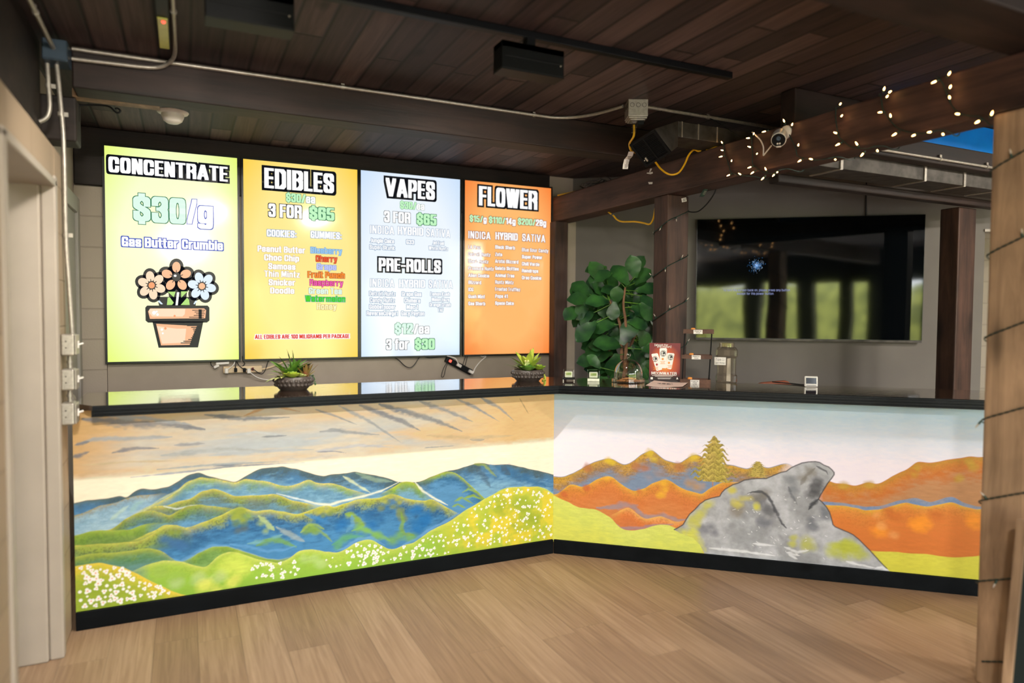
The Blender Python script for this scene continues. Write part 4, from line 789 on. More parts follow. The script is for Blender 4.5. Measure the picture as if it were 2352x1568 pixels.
# ------------------------------------------------------------------ menu screens
YT = 5.285
for k, c in dict(w=(255, 255, 255), g=(196, 246, 196), gd=(60, 130, 90), k=(16, 18, 24), bl=(70, 90, 190), gb=(120, 150, 185), am=(188, 150, 90), br=(150, 66, 40), sky=(150, 200, 240), rd=(236, 92, 50), lv=(190, 196, 246), or_=(244, 140, 50), pk=(238, 92, 178), mt=(224, 250, 236), gr=(70, 208, 46), hn=(255, 250, 190), red=(226, 60, 44), p1=(255, 222, 190), p2=(252, 186, 142), p3=(222, 238, 255), p4=(250, 160, 108), gl=(176, 224, 120)).items():
    M['e_'+k] = emis('screen_ink_'+k, (*lin(c), 1), 1.0)
def screenmat(name, c0, c1, s):
    m, nt, b = newmat(name); tc = nd(nt, 'ShaderNodeTexCoord')
    mp = nd(nt, 'ShaderNodeMapping', {'Vector': tc.outputs['Object'], 'Scale': (1/.8, 1, 1/1.43), 'Location': (0, 0, -.51)})
    sp = nd(nt, 'ShaderNodeSeparateXYZ', {0: mp.outputs[0]})
    cb = nd(nt, 'ShaderNodeCombineXYZ', {0: sp.outputs[0], 1: sp.outputs[2]})
    ln = nd(nt, 'ShaderNodeVectorMath', {0: cb.outputs[0]}, operation='LENGTH')
    rp = nd(nt, 'ShaderNodeValToRGB', {'Fac': ln.outputs['Value']}); e = rp.color_ramp.elements
    e[0].position = .42; e[0].color = (*lin(c0), 1); e[1].position = .78; e[1].color = (*lin(c1), 1)
    nt.links.new(rp.outputs[0], b.inputs['Emission Color']); b.inputs['Emission Strength'].default_value = s
    b.inputs['Base Color'].default_value = (.01, .01, .01, 1); b.inputs['Roughness'].default_value = .12; return m
def fz(ox, oy, s): return lambda x, y: (ox+x/s, oy+y/s)
Q = [[(235, 340), (541, 366), (552, 827), (252, 838)], [(559, 366), (820, 388), (822, 820), (562, 825)], [(829, 390), (1057, 409), (1055, 813), (829, 818)], [(1067, 412), (1266, 428), (1262, 806), (1067, 811)]]
SM = [screenmat('screen_lime', (250, 255, 208), (228, 252, 84), 1.0), screenmat('screen_amber', (255, 234, 146), (255, 206, 40), 1.0), screenmat('screen_pale_blue', (238, 247, 255), (196, 222, 252), 1.0), screenmat('screen_orange', (255, 188, 112), (250, 114, 30), 1.0)]
SL = ['tall menu screen with a pale lime display headed CONCENTRATE', 'tall menu screen with an amber yellow display headed EDIBLES', 'tall menu screen with a pale blue display headed VAPES', 'tall menu screen with an orange display headed FLOWER']
ZT, ZB_ = 2.583, 1.155
SCR = []
for q, sm, lb in zip(Q, SM, SL):
    P = [PY(x, y, YT) for x, y in q]; x0 = (P[0][0]+P[3][0])/2; x1 = (P[1][0]+P[2][0])/2
    t = thing('menu_screen', lb, 'screen', ((x0+x1)/2, YT, ZB_-.014), 'row of four menu screens')
    mb = MB(); bz = .0135
    mb.box(x0-bz, x1+bz, YT+.003, YT+.024, ZB_-bz, ZT+bz)
    for a in ((x0-bz, x0, ZB_-bz, ZT+bz), (x1, x1+bz, ZB_-bz, ZT+bz), (x0, x1, ZT, ZT+bz), (x0, x1, ZB_-bz, ZB_)): mb.box(a[0], a[1], YT-.004, YT+.003, a[2], a[3])
    mb.build('bezel', 'bezel', t)
    mb = MB(); mb.box((x0+x1)/2-.2, (x0+x1)/2+.2, YT+.024, 5.322, 1.55, 1.95); mb.build('wall_mount', 'blackplastic', t)
    mb = MB(); mb.box(x0, x1, YT, YT+.003, ZB_, ZT); s = mb.build('screen', sm, t); SCR.append(s)
INK = ['e_w', 'e_g', 'e_k', 'e_gd', 'e_bl', 'e_gb', 'e_am', 'e_br', 'e_sky', 'e_rd', 'e_lv', 'e_or_', 'e_pk', 'e_mt', 'e_gr', 'e_hn', 'e_red']
II = {k[2:]: i for i, k in enumerate(INK)}
def lines(parent, name, f, s, rows, en=(0, -1, 0)):
    mb = MB()
    for spans, x0, x1, yc, h, oc, ow in rows:
        c = PY(*f((x0+x1)/2, yc), YT); a = PY(*f(x0, yc), YT); b = PY(*f(x1, yc), YT); p = PY(*f((x0+x1)/2, yc-h/2), YT); q = PY(*f((x0+x1)/2, yc+h/2), YT)
        sp = [(t_, II[k]) for t_, k in spans]; n = sum(len(t_) for t_, k in spans)
        text(mb, sp, c, EX, UP, b[0]-a[0], p[2]-q[2], out=ow, omi=II[oc], en=np.array(en, float), pw=.25, ph=.14, sk=.40, gap=.05)
    return mb.build(name, INK, parent, fix=False)
f1, f2, f3, f4 = fz(220, 330, 3.015), fz(550, 350, 3.2), fz(820, 380, 3.484), fz(1055, 400, 3.732)
lines(SCR[0], 'heading_lettering', f1, 3.015, [([('CONCENTRATE', 'w')], 102, 926, 178, 106, 'k', .13)])
lines(SCR[0], 'lettering', f1, 3.015, [([('$30', 'mt')], 262, 625, 458, 180, 'gd', .025), ([('/', 'w')], 632, 700, 470, 172, 'bl', .025), ([('g', 'w')], 706, 812, 478, 160, 'bl', .03), ([('Gas Butter Crumble', 'w')], 190, 890, 692, 66, 'bl', .09)])
lines(SCR[1], 'heading_lettering', f2, 3.2, [([('EDIBLES', 'w')], 188, 700, 208, 146, 'k', .12)])
YR = []
for s_, x0, x1, y in (('Peanut Butter', 135, 487, 713), ('Choc Chip', 182, 440, 775), ('Samoas', 212, 413, 838), ('Thin Mintz', 183, 445, 894), ('Snicker', 215, 412, 955), ('Doodle', 226, 404, 1015)): YR.append(([(s_, 'w')], x0, x1, y, 46, 'am', .04))
for s_, x0, x1, y, c in (('Blueberry', 522, 756, 722, 'sky'), ('Cherry', 560, 720, 782, 'rd'), ('Grape', 568, 712, 840, 'lv'), ('Fruit Punch', 502, 776, 900, 'or_'), ('Raspberry', 516, 764, 958, 'pk'), ('Green Tea', 510, 754, 1018, 'mt'), ('Watermelon', 484, 780, 1075, 'gr'), ('Honey', 567, 716, 1132, 'hn')): YR.append(([(s_, c)], x0, x1, y, 46, 'am' if c in 'mt hn' else 'br' if c in ('rd', 'or_', 'pk') else 'gb', .05))
lines(SCR[1], 'lettering', f2, 3.2, [([('$30/', 'g'), ('ea', 'w')], 343, 558, 338, 64, 'gd', .04), ([('3 FOR ', 'w')], 214, 484, 432, 98, 'k', .045), ([('$65', 'g')], 514, 698, 450, 94, 'gd', .05), ([('COOKIES:', 'w')], 202, 420, 596, 52, 'gb', .05), ([('GUMMIES:', 'w')], 524, 752, 608, 52, 'gb', .05), ([('ALL EDIBLES ARE 100 MILIGRAMS PER PACKAGE', 'red')], 124, 818, 1352, 30, 'w', .16)]+YR)
lines(SCR[2], 'heading_lettering', f3, 3.484, [([('VAPES', 'w')], 232, 626, 188, 146, 'k', .11), ([('PRE-ROLLS', 'w')], 178, 676, 800, 104, 'k', .12)])
VR = [([('$30/', 'g'), ('ea', 'w')], 345, 540, 322, 60, 'gd', .03), ([('3 FOR ', 'w')], 217, 450, 415, 90, 'k', .03), ([('$65', 'g')], 478, 636, 432, 88, 'gd', .05), ([('$12', 'mt')], 302, 448, 1305, 84, 'gd', .035), ([('/ea', 'w')], 452, 580, 1308, 78, 'k', .03), ([('3 for ', 'w')], 233, 438, 1430, 86, 'k', .035), ([('$30', 'g')], 464, 622, 1428, 86, 'gd', .05)]
for s_, x0, x1, y, h in (('INDICA', 104, 300, 515, 66), ('HYBRID', 326, 532, 525, 66), ('SATIVA', 553, 747, 540, 66), ('Jungle Cake', 106, 298, 602, 36), ('Super Skunk', 101, 304, 655, 36), ('G33', 394, 457, 612, 36), ('Jet Fuel', 604, 697, 620, 31), ('White Runtz', 574, 727, 663, 31), ('INDICA', 104, 301, 940, 66), ('HYBRID', 336, 546, 945, 66), ('SATIVA', 573, 767, 950, 64), ('Detroit Runtz', 98, 308, 1025, 36), ('Candy Runtz', 104, 302, 1078, 36), ('Gobbstopper', 99, 308, 1130, 36), ('ReverseCowgirl', 78, 328, 1182, 36), ('Grape Gas', 358, 516, 1028, 36), ('Chimera', 378, 506, 1080, 36), ('Mac 1', 396, 489, 1132, 36), ('Gary Payton', 354, 539, 1183, 36), ('Lemon Kush', 588, 742, 1028, 31), ('Melon Haze', 598, 739, 1072, 31), ('Orange Crush', 581, 750, 1113, 31), ('FAF', 651, 691, 1156, 31)): VR.append(([(s_, 'w')], x0, x1, y, h, 'gb', .035 if h > 50 else .09))
lines(SCR[2], 'lettering', f3, 3.484, VR)
lines(SCR[3], 'heading_lettering', f4, 3.732, [([('FLOWER', 'w')], 172, 674, 205, 164, 'k', .09)])
FR = [([('$15/', 'g'), ('g', 'w')], 88, 235, 383, 56, 'br', .06), ([('$110/', 'g'), ('14g', 'w')], 254, 484, 398, 56, 'br', .06), ([('$200/', 'g'), ('28g', 'w')], 502, 746, 412, 56, 'br', .06)]
for s_, x0, x1, y, h in (('INDICA', 76, 270, 523, 64), ('HYBRID', 309, 502, 533, 64), ('SATIVA', 538, 738, 547, 64)): FR.append(([(s_, 'w')], x0, x1, y, h, 'br', .05))
for x0, col in ((75, (('LA Prez', 182, 625), ('Detroit Runtz', 267, 687), ('Sherb Runtz', 250, 747), ('Pressure Runtz', 296, 808), ('Alien Cookie', 257, 868), ('Blizzard', 187, 927), ('ICG', 120, 987), ('Gush Mint', 220, 1048), ('Gas Sherb', 222, 1108))), (305, (('Black Sherb', 477, 627), ('Zote', 367, 687), ('Arctic Blizzard', 507, 748), ('Gelato Skittles', 510, 808), ('Animal Tree', 472, 868), ('Runtz Mintz', 466, 926), ('Frosted Trufflez', 523, 986), ('Pops 41', 415, 1045), ('Space Cake', 467, 1105))), (534, (('Blue Sour Candy', 765, 652), ('Super Power', 713, 710), ('Chill Verde', 687, 770), ('Raindrops', 677, 828), ('Oreo Cookie', 703, 888)))):
    for s_, x1, y in col: FR.append(([(s_, 'w')], x0+2, x1, y, 31, 'br', .08))
lines(SCR[3], 'lettering', f4, 3.732, FR)
# the pot of flowers drawn on the first screen
mb = MB(); DM = ['e_k', 'e_p1', 'e_p2', 'e_p3', 'e_p4', 'e_w', 'e_gl']
def fl_(pts, mi, lay): mb.add([PY(*f1(x, y), YT)-EYV*.0005*lay for x, y in pts], [tuple(range(len(pts)))], mi)
def ell(cx, cy, rx, ry, an=0, n=20): return [(cx+rx*math.cos(a)*math.cos(an)-ry*math.sin(a)*math.sin(an), cy+rx*math.cos(a)*math.sin(an)+ry*math.sin(a)*math.cos(an)) for a in [2*math.pi*i/n for i in range(n)]]
for cx, cy, col, cc, off, n in ((387, 980, 1, 4, .35, 6), (735, 986, 3, 2, .2, 6), (558, 922, 2, 0, -1.57, 5)):
    R_ = 62 if n == 6 else 70
    for i in range(n): a = off+2*math.pi*i/n; fl_(ell(cx+R_*math.cos(a), cy+R_*math.sin(a), 58, 50, a), 0, 1)
    fl_(ell(cx, cy, 84, 84), 0, 1)
for cx, cy, col, cc, off, n in ((387, 980, 1, 4, .35, 6), (735, 986, 3, 2, .2, 6), (558, 922, 2, 0, -1.57, 5)):
    R_ = 62 if n == 6 else 68
    for i in range(n):
        a = off+2*math.pi*i/n; fl_(ell(cx+R_*math.cos(a), cy+R_*math.sin(a), 37, 29, a), col, 2)
        fl_(ell(cx+R_*.55*math.cos(a), cy+R_*.55*math.sin(a), 12, 3, a), 0, 3)
    fl_(ell(cx, cy, 30, 30), 0, 4); fl_(ell(cx, cy, 22, 22), cc, 5)
    if cc == 0: fl_(ell(cx-8, cy-8, 10, 8), 5, 6)
fl_([(425, 1060), (700, 1060), (690, 1130), (440, 1130)], 0, 1); fl_([(500, 1000), (635, 1000), (620, 1130), (515, 1130)], 0, 1)
fl_([(562, 1028), (578, 1028), (568, 1118), (552, 1118)], 5, 3); fl_([(498, 1024), (553, 1024), (540, 1062)], 6, 3); fl_([(590, 1022), (636, 1022), (592, 1066)], 6, 3)
fl_([(498, 1066), (512, 1062), (540, 1100), (528, 1116), (492, 1116)], 6, 3); fl_([(632, 1066), (646, 1080), (650, 1116), (588, 1116)], 6, 3); fl_([(428, 1090), (440, 1084), (466, 1110), (452, 1112)], 3, 3); fl_([(690, 1086), (704, 1090), (684, 1112), (676, 1108)], 3, 3)
fl_([(356, 1120), (774, 1120), (787, 1134), (787, 1224), (770, 1238), (362, 1238), (345, 1224), (343, 1134)], 0, 2)
fl_([(378, 1140), (750, 1140), (764, 1152), (758, 1208), (375, 1212), (362, 1160)], 2, 3); fl_([(374, 1142), (620, 1142), (616, 1180), (600, 1196), (392, 1196), (366, 1166)], 1, 4)
for i, (x0, x1) in enumerate(((668, 758), (684, 752), (694, 756), (678, 750), (646, 748))): fl_([(x0, 1150+i*12), (x1, 1150+i*12), (x1, 1155+i*12), (x0, 1155+i*12)], 0, 5)
fl_([(712, 1146), (734, 1146), (734, 1210), (712, 1210)], 0, 5)
fl_([(392, 1230), (745, 1230), (708, 1410), (435, 1412)], 0, 2); fl_([(418, 1246), (700, 1262), (684, 1300), (650, 1392), (452, 1396)], 2, 3); fl_([(424, 1262), (560, 1280), (626, 1280), (616, 1376), (460, 1384)], 1, 4)
for i, (x0, x1) in enumerate(((632, 700), (660, 700), (672, 700), (676, 698), (680, 696), (674, 694), (668, 692), (660, 690), (640, 690), (606, 680), (588, 664))): fl_([(x0, 1256+i*12), (x1+10, 1256+i*12), (x1+10, 1262+i*12), (x0, 1262+i*12)], 0, 5)
for x, y, r_ in ((404, 1170, 14), (422, 1162, 7), (428, 1182, 9), (458, 1286, 9), (464, 1312, 7)): fl_(ell(x, y, r_, r_, n=10), 5, 6)
for x, y, r_ in ((546, 1192, 8), (482, 1278, 9)): fl_(ell(x, y, r_, r_, n=10), 4, 6)
mb.build('flower_pot_drawing', DM, SCR[0], fix=False)['label'] = 'cartoon drawing of three flowers in a terracotta pot'

# ------------------------------------------------------------------ the big dark television
m2, nt2, b2 = newmat('dark_screen_glass'); b2.inputs['Base Color'].default_value = (.002, .003, .004, 1); b2.inputs['Roughness'].default_value = .045; b2.inputs['Specular IOR Level'].default_value = .65
n2_ = nd(nt2, 'ShaderNodeTexNoise', {'Vector': nd(nt2, 'ShaderNodeTexCoord').outputs['Object'], 'Scale': 1.3, 'Detail': 1.0}); bp2 = nd(nt2, 'ShaderNodeBump', {'Height': n2_.outputs['Fac'], 'Strength': .05, 'Distance': .05}); nt2.links.new(bp2.outputs[0], b2.inputs['Normal'])
S0, S1, TZ0, TZ1 = 1.058, 2.813, 1.302, 2.304
def wp(s, z, n=0): return P0+DW*s+NW*n+UP*z
t = thing('television', 'big dark flat television on the taupe wall showing a small message and reflections', 'television', wp((S0+S1)/2, TZ0, .02))
mb = MB(); mb.obox(wp((S0+S1)/2, (TZ0+TZ1)/2, .016), DW, NW, UP, (S1-S0)/2+.004, .012, (TZ1-TZ0)/2+.004); mb.build('bezel', 'bezel', t)
mb = MB(); mb.obox(wp((S0+S1)/2, (TZ0+TZ1)/2, .002), DW, NW, UP, (S1-S0)/2, .002, (TZ1-TZ0)/2); ts = mb.build('screen', m2, t)
mb = MB(); mb.obox(wp((S0+S1)/2, TZ0-.012, .012), DW, NW, UP, (S1-S0)/2, .014, .008); mb.build('bottom_trim', 'duct', t)
mb = MB(); mb.obox(wp(1.9, 1.8, .039), DW, NW, UP, .3, .011, .2); mb.build('wall_mount', 'blackplastic', t)
M['e_msg'] = emis('message_ink', (*lin((150, 160, 215)), 1), .8); M['e_d1'] = emis('dot_blue', (*lin((60, 150, 235)), 1), 1.0); M['e_d2'] = emis('dot_white', (*lin((215, 232, 255)), 1), 1.0)
mb = MB()
for s_, xc, yc, wpx in (('To turn the screen back on, please press any button', 1737, 666, 153), ('except for the power button.', 1735, 674, 85)):
    c = onp(xc, yc, P0, NW); a = onp(xc-wpx/2, yc, P0, NW); b = onp(xc+wpx/2, yc, P0, NW)
    text(mb, [(s_, 0)], c, DW, UP, (b-a) @ DW, .019, pw=.11, ph=.1, sk=.42, gap=.14, en=-NW)
mb.build('message_lettering', 'e_msg', ts, fix=False)
mb = MB(); rr = random.Random(5); c = onp(1738, 609, P0, NW)-NW*.001
for i in range(420):
    a, r_ = rr.uniform(0, 6.283), abs(rr.gauss(0, .030)); r_ = min(r_, .075); q = c+DW*r_*math.cos(a)+UP*r_*math.sin(a); s_ = rr.uniform(.0008, .0016)
    mb.quad(q-DW*s_-UP*s_, q+DW*s_-UP*s_, q+DW*s_+UP*s_, q-DW*s_+UP*s_, i % 3 == 0)
mb.build('particle_graphic', ['e_d1', 'e_d2'], ts, fix=False)
mb = MB(); mb.tube(smooth_path([wp(2.383, 2.62, .03), wp(2.384, 2.45, .035), wp(2.387, 2.31, .035), wp(2.387, 2.25, .034)]), .006); tag(mb.build('television_cable', 'blackcord', smooth=True), 'black cable dropping from the timber rail to the top of the dark television', 'cable')

# ------------------------------------------------------------------ ceiling: track, conduits, boxes, ducts, sensors
mb = MB(); mb.box(-1.2, 2.476, TRACK_Y-.018, TRACK_Y+.018, CEIL-.032, CEIL); tag(mb.build('lighting_track', 'blackplastic', bevel=.003), 'long black lighting track across the plank ceiling', 'track')
for xc, lb in ((1.35, 'black box track light under the middle of the ceiling track'), (.225, 'black box track light above the lime and amber screens')):
    t = thing('track_light', lb, 'lamp', (xc, TRACK_Y, CEIL-.032), 'black track lights')
    mb = MB(); mb.box(xc-.02, xc+.02, TRACK_Y-.02, TRACK_Y+.02, 2.625, CEIL-.031); mb.build('stem', 'blackplastic', t)
    mb = MB(); w_ = .148
    for a in ((xc-w_, xc+w_, TRACK_Y-.045, TRACK_Y-.038, 2.515, 2.628), (xc-w_, xc+w_, TRACK_Y+.038, TRACK_Y+.045, 2.515, 2.628), (xc-w_, xc-w_+.006, TRACK_Y-.038, TRACK_Y+.038, 2.515, 2.628), (xc+w_-.006, xc+w_, TRACK_Y-.038, TRACK_Y+.038, 2.515, 2.628), (xc-w_, xc+w_, TRACK_Y-.045, TRACK_Y+.045, 2.60, 2.628), (xc-w_+.01, xc+w_-.004, TRACK_Y-.051, TRACK_Y-.0455, 2.562, 2.570)): mb.box(*a)
    mb.build('housing', 'blackplastic', t, bevel=.004)
    mb = MB(); mb.box(xc-w_+.008, xc+w_-.008, TRACK_Y+.0455, TRACK_Y+.048, 2.520, 2.55); mb.build('diffuser', 'whiteplastic', t)
    mb = MB(); mb.box(xc-w_, xc+w_, TRACK_Y-.045, TRACK_Y+.045, 2.510, 2.5145); mb.build('bottom_plate', 'blackplastic', t)
    mb = MB(); mb.ball((xc+w_-.018, TRACK_Y-.047, 2.56), .0035); mb.build('screw', 'steel', t)
for lx, ly, hx_ in [(p_[0], p_[1], .15) for p_ in REAR_FILL]+[(-1.5, 2.0, .27)]:  # made-up housings above the added fill lamps
    mb = MB(); lw = .05 if hx_ < .2 else .27; z_ = 2.505 if hx_ < .2 else 2.625; mb.box(lx-hx_, lx+hx_, ly-lw, ly+lw, z_, CEIL); struct(mb.build('fill_lamp_box', 'blackplastic', bevel=.003))
def conduit(label, pts, r_=.0095, straps=(), cat='conduit', k=6, mt='steel', smoothit=True):
    t = thing('conduit', label, cat, pts[0])
    mb = MB(); mb.tube(smooth_path(pts, k) if smoothit else pts, r_, 10); mb.build('pipe', mt, t, smooth=True)
    for p, ax in straps:
        mb = MB(); ax = np.array(ax, float); up = UP if abs(ax[2]) < .9 else EX; sd = np.cross(ax, up)
        mb.lathe(np.array(p)-ax*.009, [(r_+.0005, 0), (r_+.003, 0), (r_+.003, .018), (r_+.0005, .018)], 12, az=ax); mb.obox(np.array(p)+up*(r_+.008), ax, sd, up, .009, .003, .010)
        mb.build('strap', 'steel', t)
    return t
zc_ = 2.683
conduit('long steel conduit along the top of the ceiling beam, bending up to the galvanised box', [(-.445, 3.71, 2.676), (-.2, 3.711, 2.677), (.4, 3.711, 2.680), (1.2, 3.711, zc_), (1.9, 3.711, zc_), (2.05, 3.70, zc_), (2.16, 3.63, zc_), (2.225, 3.52, zc_), (2.262, 3.40, zc_), (2.28, 3.325, zc_)], straps=[((.769, 3.711, 2.682), EX), ((1.905, 3.711, zc_), EX)])
conduit('steel conduit from the blue grey box that bends off along the ceiling at the left', [(-.445, 3.70, 2.628), (-.3, 3.70, 2.632), (-.16, 3.70, 2.636), (-.09, 3.695, 2.646), (-.045, 3.66, 2.668), (-.026, 3.58, 2.682), (-.024, 3.35, 2.685), (-.03, 2.7, 2.685)], straps=[((-.025, 3.10, 2.685), EYV)])
conduit('steel conduit from the galvanised box to the timber stub, over the string-lit beam', [(2.402, 3.28, 2.683), (2.9, 3.278, 2.683), (3.9, 3.275, 2.683)], straps=[((2.86, 3.278, 2.683), EX)], smoothit=False)
pa_ = [PY(129, 136, 3.66), PY(137, 215, 3.66), PY(146, 330, 3.66), PY(151, 540, 3.66), PY(158, 650, 3.66), PY(166, 768, 3.66)]
conduit('steel conduit running down the end of the left block wall to the switch boxes', pa_, .0095, straps=[(PY(140, 262, 3.66), UP), (PY(151, 540, 3.66), UP)])
pb_ = [PY(108, 136, 3.66), PY(111, 190, 3.66), PY(114, 240, 3.66), PY(111, 262, 3.66), PY(103, 273, 3.66), PY(90, 279, 3.66)]
conduit('short steel conduit beside the long one, elbowing into the left wall', pb_, .0095, straps=[(PY(111, 197, 3.66), UP)])
conduit('blurred steel conduit running toward the viewer along the left timber', [(-.50, 3.594, 2.63), (-.50, 3.0, 2.63), (-.50, 1.5, 2.63)], straps=[((-.50, 3.2, 2.63), EYV), ((-.50, 2.75, 2.63), EYV)], smoothit=False)
conduit('thin conduit along the brown beam at the upper right', [(3.08, 2.588, 2.41), (5.6, 2.588, 2.41)], .008, straps=[((4.0, 2.588, 2.41), EX), ((4.45, 2.588, 2.41), EX)], smoothit=False)
M['boxblue'] = mat('blue_grey_box_paint', rgb(46, 66, 84), .45, noise=.1, nscale=30)
t = thing('junction_box', 'blue grey conduit box at the left end of the ceiling beam', 'junction box', (-.49, 3.59, 2.575))
mb = MB(); mb.box(-.543, -.448, 3.595, 3.722, 2.58, 2.672); mb.build('body', 'boxblue', t, bevel=.006)
mb = MB(); mb.box(-.540, -.451, 3.588, 3.594, 2.584, 2.668); mb.build('cover', 'boxblue', t, bevel=.002)
JB = (2.325, 3.275, 2.60)
t = thing('junction_box', 'galvanised square junction box under the ceiling with a yellow cord plugged in', 'junction box', JB)
ja = np.array([math.cos(-.42), math.sin(-.42), 0]); jb = np.array([-ja[1], ja[0], 0]); jc = np.array([2.335, 3.275, 2.653])
mb = MB(); mb.obox(jc, ja, jb, UP, .056, .056, .047)
mb.build('body', 'steel', t, bevel=.003)
for sd, ax in ((-jb, ja), (-ja, jb)):
    for i in (-1, 0, 1): mb = MB(); mb.lathe(jc+sd*.0565+ax*i*.034+UP*.014, [(.0125, 0), (.0125, .0012), (.0105, .0012), (.0105, 0)], 14, az=sd); mb.build('knockout_ring', 'duct', t)
mb = MB(); mb.obox(jc-UP*.052, ja, jb, UP, .052, .052, .006); mb.obox(jc-UP*.061, ja, jb, UP, .042, .042, .004); mb.build('cover', 'steel', t, bevel=.003)
mb = MB(); mb.obox(jc-UP*.075+ja*.022, ja, jb, UP, .018, .03, .011); mb.build('receptacle', 'blackplastic', t, bevel=.003)
# yellow extension cord
t = thing('extension_cable', 'yellow extension cord looping from the ceiling box to the string-lit beam', 'cord', jc-UP*.1)
pl0 = jc-UP*.066-ja*.014-jb*.012
mb = MB(); mb.tube([pl0, pl0-UP*.03, pl0-UP*.032, pl0-UP*.062, pl0-UP*.064], [.012, .013, .0155, .0135, .009], 12); mb.build('plug', 'glass', t, smooth=True)
yp = [pl0-UP*.02, pl0-UP*.08]+[PX(*p) for p in ((1446, 330, 2.36), (1450, 346, 2.40), (1462, 351, 2.46), (1480, 354, 2.55), (1500, 366, 2.66), (1518, 388, 2.76), (1538, 400.5, 2.83), (1558, 397, 2.866), (1572, 378, 2.885), (1582, 356, 2.888), (1594, 344, 2.89), (1606, 347, 2.91))]
yp += [PX(1620, 336, 2.93), PX(1640, 334, 2.94), PX(1645, 337, 2.93), PX(1622, 347, 2.93), PX(1640, 333, 2.95), PX(1660, 332, 2.96)]
mb = MB(); mb.tube(smooth_path(yp, 6), .0062, 8); mb.build('cord', 'yellow', t, smooth=True)
mb = MB(); a, b = PX(1448, 347, 2.39), PX(1441, 392, 2.36); sd = np.array([.8, -.4, 0.0])
pts = [(1450, 348), (1447, 358), (1440, 366), (1437, 378), (1436, 388)]
vs = []
for i, p in enumerate(pts): c = PX(*p, 2.38); vs += [c-ja*.016, c+ja*.016]
mb.add(vs, [(2*i, 2*i+1, 2*i+3, 2*i+2) for i in range(len(pts)-1)]); tg = mb.build('tag', 'paper', t); sl = tg.modifiers.new('s', 'SOLIDIFY'); sl.thickness = .0008
mb = MB()
for i in range(9):
    c = PX(1446-i*1.1, 360+i*3.1, 2.38)-jb*.0012; mb.obox(c, ja, jb, UP, .011-.002*(i % 3), .0003, .0012)
mb.build('tag_print', 'ink', tg)
mb = MB(); mb.tube(smooth_path([PX(1394, 480, 3.0), PX(1398, 487, 3.0), PX(1409, 495, 3.0), PX(1417, 504, 3.0), PX(1430, 509, 3.0), PX(1458, 509, 3.0), PX(1478, 512, 3.0), PX(1490, 515, 3.0), PX(1497, 510, 3.0), PX(1502, 496, 3.0), PX(1506, 470, 3.0)], 5), .0062, 8)
t = thing('extension_cable', 'yellow cord sagging under the beam left of the post, tied with a blue tie', 'cord', PX(1430, 509, 3.0)); mb.build('cord', 'yellow', t, smooth=True)
mb = MB(); c = PX(1407, 493, 3.0); mb.lathe(c-UP*.006, [(.007, 0), (.0095, .002), (.0095, .012), (.007, .014)], 10); mb.tube([c, c-UP*.03+EYV*.004], .002, 6); mb.build('cable_tie', 'boxblue', t)
mb = MB(); mb.tube(smooth_path([(2.905, 5.2, 2.512), (2.95, 5.0, 2.515), (2.98, 4.75, 2.513), (3.0, 4.4, 2.513)]), .006, 8)
for i in range(5):
    c = np.array((2.95, 4.62+.03*i, 2.515)); mb.tube([c+np.array((.05*math.cos(a)*(1+.2*math.sin(3*a+i)), .16*math.sin(a), .012+.02*math.sin(a*2+i))) for a in [2*math.pi*j/20 for j in range(21)]], .003, 6, mi=1, cap=False)
tag(mb.build('cord_coil', ['yellow', 'blackcord'], smooth=True), 'loose coil of dark cord lying on top of the beam by the orange screen', 'cord')
# ducts
t = thing('air_duct', 'sheet metal duct boot with a black slotted register, tucked behind the string-lit beam', 'duct', (2.6, 3.25, 2.46))
mb = MB(); mb.box(2.575, 3.9, 3.20, 3.40, 2.515, 2.604); mb.build('duct_run', 'duct', t, bevel=.003)
for x in (2.60, 2.72, 2.86): mb = MB(); mb.box(x-.004, x+.004, 3.195, 3.2, 2.515, 2.604); mb.build('seam', 'steel', t)
gn = np.array([-.55, -.5, -.67]); gn /= np.linalg.norm(gn); gp = DEP(1497, 338, 3.80)
gc = [onp(*p, gp, gn) for p in ((1504, 302), (1542.5, 354), (1478, 376), (1451, 331))]
gm = sum(gc)/4; g1_ = gc[1]-gc[0]; g1_ /= np.linalg.norm(g1_); g2_ = np.cross(gn, g1_); hw = np.linalg.norm(gc[1]-gc[0])/2; hh = np.linalg.norm(gc[2]-gc[1])/2
F4 = [gm+g1_*hw*a+g2_*hh*b for a, b in ((-1, -1), (1, -1), (1, 1), (-1, 1))]
bk = [np.array(p) for p in ((2.575, 3.2, 2.604), (2.575, 3.2, 2.46), (2.575, 3.4, 2.46), (2.575, 3.4, 2.604))]
def near_order(A_, B_):
    best = None
    for flip in (1, -1):
        for r_ in range(4):
            C_ = [B_[(r_+flip*i) % 4] for i in range(4)]; d_ = sum(np.linalg.norm(a-b) for a, b in zip(A_, C_))
            if best is None or d_ < best[0]: best = (d_, C_)
    return best[1]
G4 = [p-gn*.008 for p in near_order(bk, F4)]
mb = MB(); mb.add(bk+G4, [(i, (i+1) % 4, 4+(i+1) % 4, 4+i) for i in range(4)]); bo = mb.build('boot', 'duct', t); sl = bo.modifiers.new('s', 'SOLIDIFY'); sl.thickness = .002
rg = MB(); mb = rg
for a, b, e_, f_ in ((0, -.92, 1, .08), (0, .92, 1, .08), (-.92, 0, .08, .84), (.92, 0, .08, .84)): mb.obox(gm+g1_*hw*a+g2_*hh*b, g1_, g2_, gn, hw*e_, hh*f_, .006)
mb.obox(gm-gn*.004, g1_, g2_, gn, hw*.9, hh*.9, .002)
for i in range(15): mb.obox(gm+g1_*hw*(-.78+i*.111), g1_, g2_, gn, .0016, hh*.84, .003)
mb.obox(gm+g2_*hh*.02, g1_, g2_, gn, hw*.84, .004, .006); rgo = mb.build('register', 'blackplastic', t)
